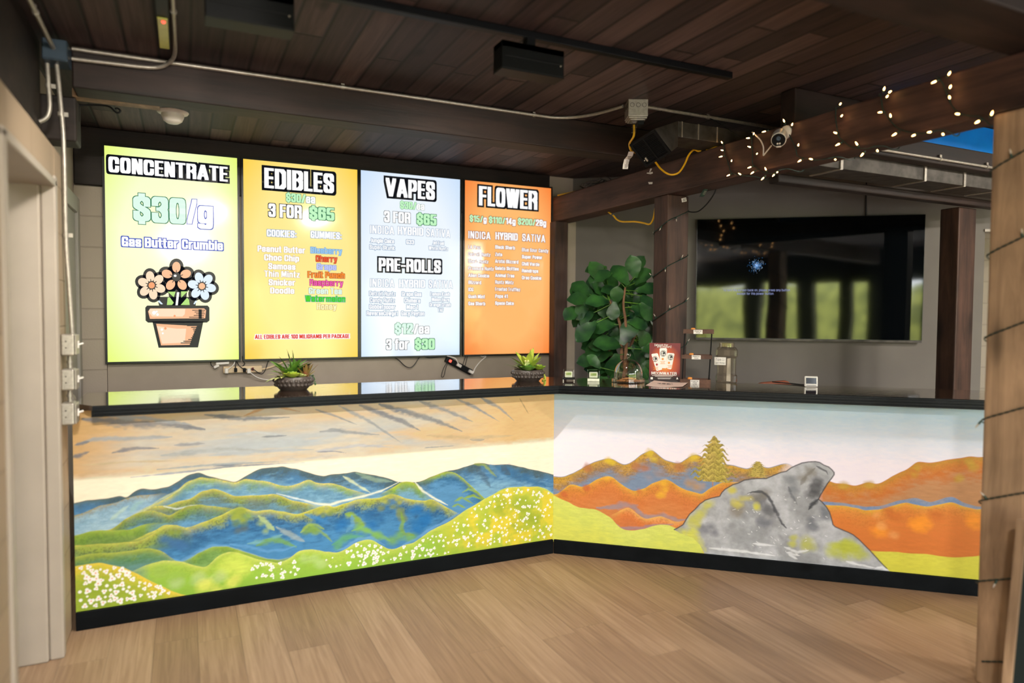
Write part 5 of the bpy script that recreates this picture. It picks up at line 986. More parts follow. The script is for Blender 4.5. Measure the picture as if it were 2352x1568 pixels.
mb = MB(); mb.obox(gm+g1_*hw*.5-g2_*hh*.62+gn*.008, g1_, g2_, gn, .012, .004, .004); mb.ball(gm+g1_*hw*.5-g2_*hh*.78+gn*.008, .004); mb.build('lever', 'steel', rgo)
t = thing('air_duct', 'long galvanised rectangular duct above the dark television', 'duct', (4.2, 2.8, 2.308))
mb = MB(); mb.box(3.085, 5.6, 2.695, 2.90, 2.308, 2.44); mb.build('duct_run', 'duct', t, bevel=.003)
for x in (3.30, 4.02, 4.40, 4.75):
    mb = MB(); mb.box(x-.010, x+.010, 2.687, 2.695, 2.304, 2.44); mb.box(x-.010, x+.010, 2.69, 2.90, 2.302, 2.308); mb.build('seam', 'steel', t)
# dome, cleat, hook, ceiling fixture
mb = MB(); mb.box(-.47, -.10, 3.892, 3.97, 2.512, 2.552); tag(mb.build('wood_cleat', 'timber_near', bevel=.003), 'pale wooden cleat behind the ceiling beam at the upper left', 'board')
t = thing('ceiling_sensor', 'white round dome sensor hanging behind the ceiling beam above the lime screen', 'sensor', (-.043, 4.10, 2.484))
mb = MB(); mb.box(-.092, .002, 3.891, 4.155, 2.552, 2.60); mb.box(-.06, -.02, 4.05, 4.12, 2.60, 2.70); mb.build('mount', 'blackplastic', t, bevel=.003)
mb = MB(); mb.lathe((-.043, 4.10, 2.484), [(0, 0), (.028, .004), (.045, .016), (.054, .036), (.056, .050)], 32); mb.build('dome', 'whiteplastic', t, smooth=True)
mb = MB(); mb.lathe((-.043, 4.10, 2.534), [(.056, 0), (.074, .006), (.078, .013), (.06, .018), (0, .018)], 32); mb.build('flange', 'whiteplastic', t, smooth=True)
mb = MB(); hk = [(-.458, 4.0, 2.42), (-.456, 4.0, 2.495), (-.44, 4.0, 2.503), (-.335, 4.0, 2.513), (-.30, 4.0, 2.488), (-.285, 4.0, 2.486), (-.278, 4.0, 2.497), (-.29, 4.0, 2.507), (-.302, 4.0, 2.502)]
mb.tube(smooth_path(hk, 4), .0045, 8); tag(mb.build('hook', 'blackplastic', smooth=True), 'black bent wire hook fixed to the chipped timber stub at the upper left', 'hook')
M['lens'] = mat('yellow_green_lens', rgb(196, 200, 96), .3, noise=.06, nscale=20)
t = thing('ceiling_fixture', 'narrow ceiling fixture with a yellow green panel and a red dot', 'fixture', (-.066, 3.2, 2.65))
mb = MB(); mb.box(-.088, -.042, 2.6, 3.46, 2.655, 2.70); mb.build('body', 'blackplastic', t, bevel=.003)
mb = MB(); mb.box(-.084, -.046, 3.10, 3.44, 2.648, 2.655); mb.build('panel', 'lens', t, bevel=.002)
mb = MB(); mb.ball((-.062, 3.125, 2.648), .008); mb.build('indicator', 'red_led', t, smooth=True)

# switch boxes down the left wall
for i, (y0, y1, cz, lb) in enumerate(((766, 815, 790, 'topmost of three metal switch boxes on the left wall end'), (845, 893, 869, 'middle one of three metal switch boxes on the left wall end'), (921, 971, 946, 'lowest of three metal switch boxes, beside the end of the bar top'))):
    a = PX(166, y0, -.455)[2]; b = PX(166, y1, -.455)[2]; yc_ = PX(164, cz, -.455)[1]
    t = thing('switch_box', lb, 'switch box', (-.45, yc_, b), 'switch boxes on the left wall end')
    mb = MB(); mb.box(-.489, -.438, yc_-.052, yc_+.052, b, a); mb.build('body', 'steel', t, bevel=.007)
    mb = MB(); mb.box(-.4375, -.431, yc_-.050, yc_+.050, b+.003, a-.003); mb.build('cover', 'steel', t, bevel=.004)
    mb = MB(); mb.obox((-.422, yc_+.01, (a+b)/2+.002), (1, 0, .3), EYV, (-.3, 0, 1), .012, .005, .004); mb.obox((-.430, yc_+.01, (a+b)/2), EX, EYV, UP, .003, .011, .016); mb.build('toggle', 'whiteplastic', t, bevel=.001)
    for dz in (.016, -.012): mb = MB(); mb.ball((-.489+.02, yc_-.0525, (a+b)/2+dz), .003); mb.build('screw', 'ink', t)
    if i < 2:
        y2 = (845, 921)[i]; c = PX(166, y2, -.455)[2]; mb = MB(); mb.tube([(-.462, yc_, b+.003), (-.462, yc_, c-.003)], .0095, 10); mb.lathe((-.462, yc_, (b+c)/2-.006), [(.013, 0), (.013, .012)], 10); mb.build('pipe', 'steel', t, smooth=True)
# ------------------------------------------------------------------ security camera
t = thing('security_camera', 'white bullet security camera mounted on the string-lit beam', 'camera', PX(1806, 304, 2.9))
c0 = PX(1806, 304, 2.9); ax = np.array([-.62, -.66, -.42]); ax /= np.linalg.norm(ax)
mb = MB(); mb.lathe(c0, [(.0, 0), (.036, 0), (.036, .008), (.030, .014), (0, .016)], 24, az=-EX); mb.build('base', 'whiteplastic', t, smooth=True)
j1 = c0-EX*.03; mb = MB(); mb.tube([c0-EX*.01, j1], .013, 12); mb.ball(j1, .017); mb.tube([j1, PX(1790, 312, 2.85)], .012, 12); mb.build('arm', 'whiteplastic', t, smooth=True)
b0 = PX(1793, 308, 2.845); b1 = b0+(PX(1766, 326, 2.80)-b0); ba = (b1-b0)/np.linalg.norm(b1-b0); L0 = np.linalg.norm(b1-b0); ba = ba*.15+ax*.85; ba /= np.linalg.norm(ba); L0 = .105
mb = MB(); mb.lathe(b0, [(0, 0), (.024, .002), (.034, .012), (.037, .03), (.037, L0), (.034, L0+.002)], 28, az=ba); mb.build('body', 'whiteplastic', t, smooth=True)
mb = MB(); mb.lathe(b0+ba*L0, [(.034, .0), (.034, .0025), (0, .0025)], 28, az=ba); fa = mb.build('face', 'blackplastic', t)
mb = MB(); fx_ = np.cross(ba, UP); fx_ /= np.linalg.norm(fx_); fy_ = np.cross(fx_, ba)
mb.lathe(b0+ba*(L0+.002)+fy_*.008, [(.011, 0), (.011, .003), (.006, .004), (0, .002)], 18, az=ba); mb.build('lens', 'boxblue', fa)
mb = MB(); 
for k in (-1, 1): mb.lathe(b0+ba*(L0+.002)-fy_*.018+fx_*.0055*k, [(.0045, 0), (.0045, .002), (0, .002)], 10, az=ba)
mb.build('sensor', 'whiteplastic', fa)
mb = MB(); mb.obox(b0+ba*.075-fy_*.034, ba, fx_, fy_, .035, .012, .004); mb.build('sunshield', 'whiteplastic', t, bevel=.002)
mb = MB(); mb.tube(smooth_path([PX(1728, 303, 2.893), PX(1734, 309, 2.891), PX(1746, 321, 2.888), PX(1753, 336, 2.88), PX(1753.5, 350, 2.87), PX(1753.5, 356.5, 2.865), PX(1757, 353, 2.86), PX(1764, 344, 2.85), PX(1772, 334, 2.845)], 6), .0038, 8); tag(mb.build('camera_cable', 'whitecord', smooth=True), 'white cable looping down the beam below the security camera', 'cable')

# ------------------------------------------------------------------ string lights
_sock = {}
def sock_mesh(lit):
    if lit in _sock: return _sock[lit]
    a = bpy.data.meshes.new('bulb_socket'); b = bpy.data.meshes.new('bulb')
    for me, pr, mt in ((a, [(0, 0), (.0034, 0), (.0042, .006), (.0042, .017), (.0030, .018), (0, .018)], 'socket'), (b, [(0, .017), (.0030, .0175), (.0036, .024), (.0026, .032), (.0008, .038), (0, .0385)], 'bulb_on' if lit else 'bulb_off')):
        mb = MB(); mb.lathe((0, 0, 0), pr, 10); me.from_pydata(mb.v, [], mb.f); me.materials.append(M[mt]); me.polygons.foreach_set('use_smooth', [True]*len(mb.f)); me.update()
    _sock[lit] = (a, b); return a, b
def light_string(label, wire, bulbs, r_=.0026, twist=True):
    t = thing('string_lights', label, 'string lights', wire[0])
    mb = MB(); P = smooth_path(wire, 5) if not hasattr(wire, 'raw') else wire
    if twist:
        for s_ in (1, -1): mb.tube([p+np.array([math.sin(i*1.3)*.0018*s_, math.cos(i*1.3)*.0012*s_, math.cos(i*1.3)*.0018*s_]) for i, p in enumerate(P)], r_*.75, 6)
    else: mb.tube(P, r_, 6)
    mb.build('wire', 'greencord', t, smooth=True)
    o = np.array(PARENT_ORIGIN[t.name]); P = np.array(P)
    for p, d, lit in bulbs:
        p = np.array(p, float)
        if d is None:
            q = P[np.argmin(((P-p)**2).sum(1))]; d = p-q
            if np.linalg.norm(d) < .004: d = np.array([-.3, 0, -1.0])
            d = d/np.linalg.norm(d)+np.array([-.25, 0, 0]); d /= np.linalg.norm(d); p = p-d*.028
        a, b = sock_mesh(lit); so_ = bpy.data.objects.new('bulb_socket', a); bo_ = bpy.data.objects.new('bulb', b)
        for x in (so_, bo_): COL.objects.link(x)
        so_.parent = t; so_.location = p-o; so_.rotation_euler = Vector(d).to_track_quat('Z', 'Y').to_euler(); bo_.parent = so_
    return t
def c5(x, y): return (1400+x/5.227, 200+y/5.227)
def c4(x, y): return (1750+x/3.907, y/3.907)
FX = 2.893
runs = [L_(c5, '1352,688 1368,700 1378,780 1395,840 1418,890 1435,950 1455,1015 1500,1042 1560,1058 1640,1066'),
        L_(c5, '1700,590 1706,650 1712,750 1716,840 1716,915 1750,955 1810,1000 1870,1028 1960,1040 2030,1000'),
        L_(c4, '205,1120 235,1170 255,1230 285,1290 305,1340 316,1395 345,1410 420,1425 500,1436 600,1420'),
        L_(c4, '668,962 662,1000 664,1080 675,1160 690,1225 730,1265 790,1312 850,1328 950,1332 1000,1315'),
        L_(c4, '1062,845 1075,920 1085,980 1115,1030 1150,1080 1190,1125 1222,1150 1290,1178 1370,1195 1480,1195 1560,1172'),
        L_(c4, '1585,695 1615,735 1645,800 1672,870 1700,940 1750,1000 1800,1028 1880,1040 1960,1050 2060,1130')]
path = []
for i, rn in enumerate(runs):
    pr = [PX(x, y, FX) for x, y in rn]; top = pr[0]; low = pr[-1]
    path.append(np.array([2.93, top[1]+.03, 2.512])); path += pr
    if i < len(runs)-1:
        nx_ = PX(*runs[i+1][0], FX)[1]; m_ = (low[1]+nx_)/2
        path += [np.array([2.95, low[1]-.01, 2.283]), np.array([3.078, m_+.02, 2.288]), np.array([3.08, m_, 2.40]), np.array([3.07, nx_+.05, 2.512])]
bl = [c5(*p) for p in ((1347, 660), (1348, 757), (1333, 835), (1466, 880), (1424, 1060), (1712, 1030), (1732, 556), (1660, 612), (1674, 716), (1772, 797), (1678, 965), (1872, 978), (1836, 1100), (1966, 1062), (2012, 1024), (2092, 400), (2194, 444), (2268, 690), (2278, 888), (1852, 535), (1560, 1040))]
bl += [c4(*p) for p in ((437, 1426), (660, 1432), (706, 930), (718, 1036), (656, 1190), (678, 1298), (848, 1285), (897, 1390), (1038, 1354), (1098, 793), (1126, 862), (1152, 822), (1058, 1008), (1153, 1034), (1186, 1208), (1358, 1216), (1500, 1186), (1627, 1206), (1540, 738), (1692, 776), (1683, 870), (1752, 1022), (1684, 656), (1930, 1096), (2066, 1012))]
back = []
for i in range(len(runs)-1):
    y1 = PX(*runs[i][-1], FX)[1]; y2 = PX(*runs[i+1][0], FX)[1]; m_ = (y1+y2)/2
    for dy, z, x in ((.04, 2.305, 3.083), (.03, 2.35, 3.088), (-.01, 2.40, 3.088), (.02, 2.45, 3.088), (.05, 2.50, 3.083)):
        back.append((np.array([x, m_+dy, z]), np.array([.5, .3*(1 if z > 2.4 else -1), .6]), True))
light_string('warm lit string lights wound around the beam over the right side of the bar', path, [(PX(*p, 2.872), None, True) for p in bl]+back)
def helix(x0, x1, y0, y1, z0, z1, pitch, ph=0, off=.006):
    pts = []; per = 2*((x1-x0)+(y1-y0)); n = int((z1-z0)/pitch*16)
    cs = [(x0-off, y1+off), (x0-off, y0-off), (x1+off, y0-off), (x1+off, y1+off)]
    ln = [y1-y0, x1-x0, y1-y0, x1-x0]
    for i in range(n+1):
        f_ = ((i/16+ph) % 1)*sum(ln); k_ = 0
        while f_ > ln[k_] and k_ < 3: f_ -= ln[k_]; k_ += 1
        a, b = cs[k_], cs[(k_+1) % 4]; t_ = f_/ln[k_]
        pts.append(np.array([a[0]+(b[0]-a[0])*t_, a[1]+(b[1]-a[1])*t_, z0+(z1-z0)*i/n]))
    return pts
def helix_bulbs(P, every, x0, x1, y0, y1, seed):
    rr = random.Random(seed); out = []; cx, cy = (x0+x1)/2, (y0+y1)/2
    for i in range(2, len(P)-2, every):
        p = P[i]; d = np.array([p[0]-cx, p[1]-cy, 0]); d /= np.linalg.norm(d); tg = P[i+1]-P[i-1]; tg /= np.linalg.norm(tg)
        d = d*.55+UP*rr.choice([-.9, .9, .7])+tg*rr.uniform(-.3, .3); d /= np.linalg.norm(d); out.append((p, d, False))
    return out
hp = helix(2.90, 3.077, 3.700, 3.848, 1.15, 2.20, .30, .02)
light_string('unlit green string lights spiralling down the brown post behind the poster', hp, helix_bulbs(hp, 3, 2.9, 3.077, 3.7, 3.848, 2))
hp = helix(2.90, 3.07, 1.49, 1.672, .10, 2.25, .33, .05)
light_string('blurred unlit string lights spiralling down the right foreground post', hp, helix_bulbs(hp, 5, 2.9, 3.07, 1.49, 1.672, 4))
mb = MB(); c = PX(1571, 459, 2.95); c = PY(1571, 459, 3.692); mb.obox(c, (1, 0, .25), (0, 1, 0), (-.25, 0, 1), .019, .002, .013)
for i in range(4): mb.obox(c+np.array([.001, -.0026, .008-.005*i]), (1, 0, .25), (0, 1, 0), (-.25, 0, 1), .014-.002*(i % 2), .0004, .0012, 1)
tag(mb.build('paper_tag', ['paper', 'ink']), 'white paper tag at the top of the string on the brown post', 'tag')
t = thing('plug', 'green end plug of the string lights dangling under the beam beside the post', 'plug', PX(1612, 446, 3.0))
a, b = PX(1622, 432, 3.0), PX(1610, 454, 3.0); v = (b-a)/np.linalg.norm(b-a)
mb = MB(); mb.obox((a+b)/2, v, np.cross(v, EYV), EYV, .028, .013, .009); mb.build('body', 'socket', t, bevel=.003)
mb = MB(); sd_ = np.cross(v, EYV)
for k in (-1, 0, 1): mb.obox((a+b)/2-EYV*.0095+v*.010*k, sd_, v, EYV, .009, .002, .001)
mb.build('ridge', 'steel', t)
mb = MB(); mb.tube(smooth_path([a, PX(1626, 428, 3.0), PX(1632, 420, 3.02), np.array([3.02, PX(1632, 420, 3.02)[1], 2.29])], 4), .0028, 6); mb.build('wire', 'greencord', t, smooth=True)
mb = MB(); mb.tube(smooth_path([PX(1644, 424, 3.08), PX(1644, 436, 3.08), PX(1636, 452, 3.08), PX(1622, 470, 3.08), PX(1606, 484, 3.08), PX(1592, 487, 3.08), PX(1578, 485, 3.082)], 6), .0042, 8); tag(mb.build('cable', 'blackcord', smooth=True), 'black cable hanging from the beam to the back of the brown post', 'cable')
for pts, lb in (([(1491, 396), (1494, 387), (1498, 387), (1495, 393), (1491, 398)], 'small torn paper scrap stapled highest on the beam'), ([(1486, 396.5), (1499, 394.5), (1500, 398), (1494, 400), (1486, 398.5)], 'thin torn paper scrap just below the highest one on the beam'), ([(1489, 418), (1499, 418), (1498.5, 422.5), (1491, 423)], 'small square paper scrap left lowest on the beam')):
    mb = MB(); mb.prism([PX(x, y, 2.8995) for x, y in pts], (-.0015, 0, 0)); tag(mb.build('paper_scrap', 'paper'), lb, 'paper scrap')
mb = MB(); mb.tube(smooth_path([np.array([2.50, 3.262, 2.667]), PX(1540, 255, 2.75), PX(1580, 262, 2.80), PX(1624, 270, 2.86), PX(1650, 282, 2.89), PX(1700, 315, 2.893)], 6), .0022, 6); tag(mb.build('cable', 'blackcord', smooth=True), 'thin black wire trailing from the ceiling conduit to the beam', 'cable')

# ------------------------------------------------------------------ power strips and their cords under the screens
YP = 5.322
t = thing('power_strip', 'beige power strip on the wall under the amber screen', 'power strip', PY(556, 852, YP))
a, b = PY(512, 841, YP), PY(601, 841, YP); lo = PY(556, 855, YP)[2]
mb = MB(); mb.box(a[0], b[0], YP-.032, YP, lo, lo+.048); mb.build('body', 'beige', t, bevel=.005)
mb = MB(); mb.box(PY(577, 850, YP)[0], PY(582, 850, YP)[0], YP-.037, YP-.032, lo+.013, lo+.036); mb.build('switch', mat('dark_red_switch', rgb(110, 22, 24), .3, noise=.1), t)
def plug(px, py, mt, lb, w_=.012, h_=.018, dp=.034, yb=YP-.033):
    c = PY(px, py, yb); mb = MB(); mb.obox(c-EYV*dp/2, EX, EYV, UP, w_, dp/2, h_); return tag(mb.build('plug', mt, bevel=.004), lb, 'plug'), c-EYV*dp
_, w1 = plug(520, 851, 'whiteplastic', 'white plug at the left end of the beige power strip'); _, w2 = plug(571, 851, 'whiteplastic', 'white plug beside the red switch of the beige power strip')
_, k1 = plug(541, 849, 'blackplastic', 'black plug left of centre on the beige power strip', .010, .014); _, k2 = plug(561, 849, 'blackplastic', 'black plug right of centre on the beige power strip', .010, .014)
def cord(pts, mt, lb, r_=.0035, y=5.29, cat='cord'):
    mb = MB(); P = [p if hasattr(p, 'dtype') else PY(p[0], p[1], p[2] if len(p) > 2 else y) for p in pts]
    mb.tube(smooth_path(P, 6), r_, 7); return tag(mb.build('cable', mt, smooth=True), lb, cat)
cord([w1+EYV*.004, (526, 846, 5.27), (535, 839, 5.28), (539, 831, 5.30), (539, 824, 5.312)], 'whitecord', 'white cord rising from the left plug of the beige power strip')
cord([w2+EYV*.004, (577, 857, 5.27), (590, 866, 5.28), (606, 871, 5.29), (625, 871.5, 5.30), (650, 868, 5.312)], 'whitecord', 'white cord sagging from the beige power strip to behind the planter')
cord([k1+EYV*.004, (541, 840, 5.29), (542, 832, 5.30), (540, 824, 5.312)], 'blackcord', 'black cord straight up from the beige power strip', .003)
cord([k2+EYV*.004, (556, 845, 5.28), (548, 838, 5.29), (543, 828, 5.312)], 'blackcord', 'black cord slanting up left from the beige power strip', .003)
cord([(562, 848, 5.28), (580, 847.5, 5.28), (588, 852, 5.27), (597, 858, 5.28), (604, 857, 5.29), (610, 848, 5.30), (615, 832, 5.31), (619, 826, 5.312)], 'blackcord', 'black cord looping right across the beige power strip', .003)
cord([(601, 848, 5.306), (615, 845, 5.306), (632, 839, 5.308), (650, 832, 5.31), (664, 825, 5.314)], 'beige', 'thick pale supply cable of the beige power strip rising to the right', .007)
cord([(557, 818, 5.314), (558, 828, 5.29), (562, 834, 5.29), (558, 840, 5.295), (550, 841, 5.30)], 'blackcord', 'black cord curling under the corner between the lime and amber screens', .003)
cord([(486, 828, 5.314), (484, 834, 5.30), (487, 840, 5.30), (493, 841, 5.29)], 'blackcord', 'short black cord hooked under the lime screen', .003)
t = thing('power_adapter', 'white adapter hanging under the right corner of the lime screen', 'adapter', PY(508, 836, 5.30))
mb = MB(); c = PY(511, 834, 5.30); mb.obox(c, (1, 0, .05), EYV, UP, .044, .012, .009); mb.build('body', 'whiteplastic', t, bevel=.005)
mb = MB(); c = PY(497, 841, 5.285); mb.obox(c, (1, 0, .5), EYV, (-.5, 0, 1), .018, .008, .009); mb.build('plug_end', 'whiteplastic', t, bevel=.003)
t = thing('power_strip', 'black power strip hanging askew on the wall under the orange screen', 'power strip', PY(1052, 840, YP))
a, b = PY(1024, 824, YP-.02), PY(1082, 855, YP-.02); v = (b-a)/np.linalg.norm(b-a); u_ = np.cross(EYV, v)*-1; c = (a+b)/2; hl = np.linalg.norm(b-a)/2
mb = MB(); mb.obox(c, v, EYV, u_, hl, .018, .024); mb.build('body', 'blackplastic', t, bevel=.005)
mb = MB(); mb.obox(a+v*.036-EYV*.020, v, EYV, u_, .010, .004, .010); mb.build('switch', 'red_led', t, bevel=.002)
pe = []
for d_, lb in ((.115, 'white plug in the upper half of the black power strip'), (.235, 'white plug at the lower end of the black power strip')):
    p = a+v*d_-EYV*.034; mb = MB(); mb.obox(p, v, EYV, u_, .020, .015, .012); tag(mb.build('plug', 'whiteplastic', bevel=.004), lb, 'plug'); pe.append(p-EYV*.015)
cord([pe[0]+v*.018, PY(1052, 833, 5.25), PY(1046, 823, 5.26), PY(1030, 818, 5.28), PY(1012, 816, 5.30)], 'whitecord', 'white cord arching from the black power strip to the pale blue screen')
cord([pe[1]+v*.018, PY(1092, 844, 5.26), PY(1104, 829, 5.27), PY(1115, 820, 5.28), PY(1115, 817, 5.29), PY(1108, 819, 5.29), PY(1099, 814, 5.31)], 'whitecord', 'white cord looping right from the lower end of the black power strip')
cord([(1027, 832, 5.28), (1019, 845, 5.29), (1014, 862, 5.295), (1016, 866, 5.295), (1020, 862, 5.29), (1024, 845, 5.28), (1028, 835, 5.28)], 'blackcord', 'black cord hanging in a narrow loop below the black power strip', .003)
cord([(901, 818, 5.31), (915, 826, 5.30), (930, 840, 5.295), (942, 844, 5.295), (952, 837, 5.297), (962, 822, 5.30), (970, 818, 5.31)], 'blackcord', 'black cord drooping under the pale blue screen', .0035)
cord([(968, 817, 5.31), (985, 821, 5.30), (1005, 820, 5.30), (1022, 819, 5.30), (1040, 817, 5.31)], 'blackcord', 'black cord running along under the pale blue screen', .0035)
cord([(1063, 838, 5.28), (1066, 828, 5.29), (1070, 815, 5.31)], 'blackcord', 'left one of two short black cords rising from the black power strip', .003)
cord([(1068, 840, 5.28), (1071, 829, 5.29), (1074, 815, 5.31)], 'blackcord', 'right one of two short black cords rising from the black power strip', .003)

# ------------------------------------------------------------------ planted bowls
def gmat(n, a, b, r_=.45): return mat(n, rgb(*a), r_, c2=rgb(*b), nscale=14)
for n, a, b in (('leaf_green', (122, 168, 62), (70, 118, 44)), ('leaf_dark', (64, 104, 52), (36, 72, 38)), ('leaf_lime', (206, 214, 84), (140, 178, 56)), ('leaf_red', (186, 96, 84), (150, 140, 70)), ('leaf_cream', (214, 206, 140), (130, 160, 80))): M[n] = gmat(n, a, b)
def leaf(mb, base, d, up, L, w_, curl=.3, n=6, mi=0, tip=1.0, fold=.25, wave=0, shape='lance'):
    base, d, up = [np.array(x, float) for x in (base, d, up)]; d /= np.linalg.norm(d); s_ = np.cross(d, up); s_ /= np.linalg.norm(s_); u_ = np.cross(s_, d); vs = []
    for i in range(n+1):
        t_ = i/n
        w2 = w_*(math.sin(math.pi*min(1, t_*.92+.06))**.8) if shape == 'lance' else w_*(max(0, math.sin(math.pi*(t_**1.5*.93+.05)))**.7)
        if i == n: w2 = w_*.06
        c = base+d*L*t_*(1-.25*abs(curl)*t_)-u_*curl*L*t_*t_; wv = wave*w_*math.sin(t_*17)
        vs += [c-s_*w2+u_*(fold*w2+wv), c, c+s_*w2+u_*(fold*w2-wv)]
    fs = []
    for i in range(n): fs += [(3*i, 3*i+1, 3*i+4, 3*i+3), (3*i+1, 3*i+2, 3*i+5, 3*i+4)]
    mb.add(vs, fs, mi)
def planter(cx, cy, kind, label):
    t = thing('planter_bowl', label, 'planter', (cx, cy, CT)); R_ = .104; rr = random.Random(kind*9+1); c = np.array([cx, cy, CT])
    mb = MB(); mb.lathe(c, [(0, 0), (.070, 0), (.074, .004), (.094, .026), (R_, .048), (R_-.004, .066), (R_-.010, .074), (R_-.016, .074), (R_-.016, .060), (0, .060)], 40)
    for row, (zz, r0) in enumerate(((.031, .094), (.053, .101))):
        for i in range(26):
            a = 2*math.pi*(i+.5*row)/26; mb.ball(c+np.array([math.cos(a)*(r0-.001), math.sin(a)*(r0-.001), zz]), .0105, 8, 6)
    mb.build('bowl', 'bowl', t, smooth=True)
    def g(x, y, z): return c+np.array([x, y, z])
    vd = np.array([.45, -.89, 0]); ht = np.array([.89, .45, 0])
    def hv(h_, dpt, z): return c+ht*h_-np.array([-.45, .89, 0])*(-dpt)+UP*z
    def spikes(name, o, n, L, w_, m_, spread=.8, curl=.2):
        mb = MB()
        for i in range(n):
            a = 6.283*i/n+rr.uniform(-.3, .3); el = rr.uniform(.45, 1.35); d = np.array([math.cos(a)*math.cos(el)*spread, math.sin(a)*math.cos(el)*spread, math.sin(el)])
            leaf(mb, o, d, UP if el < 1.2 else EX, L*rr.uniform(.7, 1.1), w_, curl, mi=0)
        mb.build(name, m_, t, smooth=True)
    def rosette(name, o, n, L, w_, m_, tilt=.6):
        mb = MB()
        for ring in range(3):
            for i in range(n):
                a = 6.283*(i+.5*ring)/n; el = .25+.42*ring; d = np.array([math.cos(a)*math.cos(el), math.sin(a)*math.cos(el), math.sin(el)]); leaf(mb, o, d, UP, L*(1-.2*ring), w_*(1-.15*ring), -.25, n=5, fold=.35, shape='ob')
        mb.build(name, m_, t, smooth=True)
    if kind == 0:
        spikes('spiky_leaves', hv(-.01, .02, .06), 15, .165, .022, 'leaf_green'); spikes('dark_leaves', hv(.045, .02, .06), 10, .125, .024, 'leaf_dark', 1.0, .35); spikes('fringe_leaves', hv(-.065, 0, .06), 14, .10, .011, 'leaf_cream', 1.2, .5)
        rosette('lime_rosette', hv(-.045, -.055, .068), 7, .058, .023, 'leaf_lime'); rosette('pale_rosette', hv(.012, -.055, .064), 9, .040, .013, 'leaf_cream'); spikes('red_sprig', hv(.060, -.03, .06), 20, .105, .008, 'leaf_red', .7, .05)
        mb = MB()
        for i in range(46): p = hv(.090+.012*math.sin(i)+.0003*i, -.035+.01*math.cos(i*2), .075-.0012*i+.006*math.sin(i*3)); mb.ball(p, .0042, 6, 4)
        mb.build('trailing_strand', 'leaf_dark', t, smooth=True)
    else:
        spikes('broad_leaves', hv(.010, .0, .06), 9, .155, .023, 'leaf_lime', .6, .1); spikes('thin_leaves', hv(-.01, .03, .06), 18, .15, .007, 'leaf_green', 1.0, .25)
        rosette('green_rosette', hv(-.060, -.045, .066), 8, .062, .024, 'leaf_green'); rosette('lime_rosette', hv(.055, -.045, .066), 8, .058, .022, 'leaf_lime'); spikes('pale_sprig', hv(.045, .02, .06), 10, .125, .016, 'leaf_cream', .9, .2)
        mb = MB()
        for i in range(26): a = rr.uniform(0, 6.28); mb.ball(hv(-.035+.03*math.cos(a)*rr.random(), -.02, .10+.035*rr.uniform(-1, 1)), .0075, 7, 5)
        mb.build('bead_sprig', 'leaf_cream', t, smooth=True)
        mb = MB()
        for i in range(90):
            k_ = i/90; p = hv(.075+.033*math.sin(k_*1.6)+rr.uniform(-.007, .007), -.045-.012*k_+rr.uniform(-.005, .005), .078-.076*k_**1.3); mb.ball(p, .0042, 6, 4)
        for i in range(24): mb.ball(hv(.06+.045*rr.random(), -.075+.02*rr.random(), .0045), .0042, 6, 4)
        mb.build('trailing_strand', 'leaf_lime', t, smooth=True)
AT = lambda x, y, z=CT: PZ(x, y, z)
p = AT(678, 897); planter(p[0], p[1]+.062, 0, 'studded dark bowl of succulents on the worktop under the amber screen')
p = AT(1222, 876); planter(p[0]-.005, p[1]+.05, 1, 'studded dark bowl of succulents with a trailing strand, under the orange screen')

# ------------------------------------------------------------------ things standing on the right worktop
VD = lambda p: np.array([p[0], p[1], 0])/math.hypot(p[0], p[1])          # horizontal viewing direction at a spot
def frame_at(p): v = VD(p); return np.array([v[1], -v[0], 0]), v         # right, away
M['creamy'] = mat('cream_label_stock', rgb(232, 236, 214), .6, noise=.08, nscale=40)
for (px, py), hs, hz_, stand, lb in (((1306, 875), .034, .056, True, 'clear acrylic cube on a small black footed stand at the bar corner'), ((1363, 876), .038, .072, False, 'clear acrylic cube with a cream base between the footed cube and the glass dome')):
    p = AT(px, py); ex, ey = frame_at(p); p = p+ey*hs; z0 = CT
    t = thing('acrylic_cube', lb, 'display cube', p)
    if stand:
        mb = MB(); mb.obox(p+UP*.0145, ex, ey, UP, .040, .040, .004); mb.build('stand', 'blackplastic', t, bevel=.002); z0 += .019
        mb = MB()
        for a in (-1, 1):
            for b in (-1, 1): mb.lathe(p+ex*.034*a+ey*.034*b, [(.005, 0), (.005, .011), (0, .011)], 10)
        mb.build('foot', 'steel', t)
    else:
        mb = MB(); mb.obox(p+UP*.009, ex, ey, UP, hs, hs, .009); mb.build('base', 'creamy', t, bevel=.003); z0 += .0185
    h0 = hz_-(.019 if not stand else 0); c = p+UP*(z0-CT+h0/2)
    mb = MB(); mb.obox(c, ex, ey, UP, hs, hs, h0/2); mb.build('cover', 'glass', t, bevel=.003)
    mb = MB(); mb.obox(c-UP*h0*.12, ex, ey, UP, hs*.72, hs*.72, h0*.34); mb.build('filling', 'creamy', t, bevel=.006)
    mb = MB(); mb.obox(c-ey*(hs*.735)-UP*h0*.02, ex, ey, UP, hs*.5, .0008, h0*.16); mb.build('label', 'leaf_cream', t)
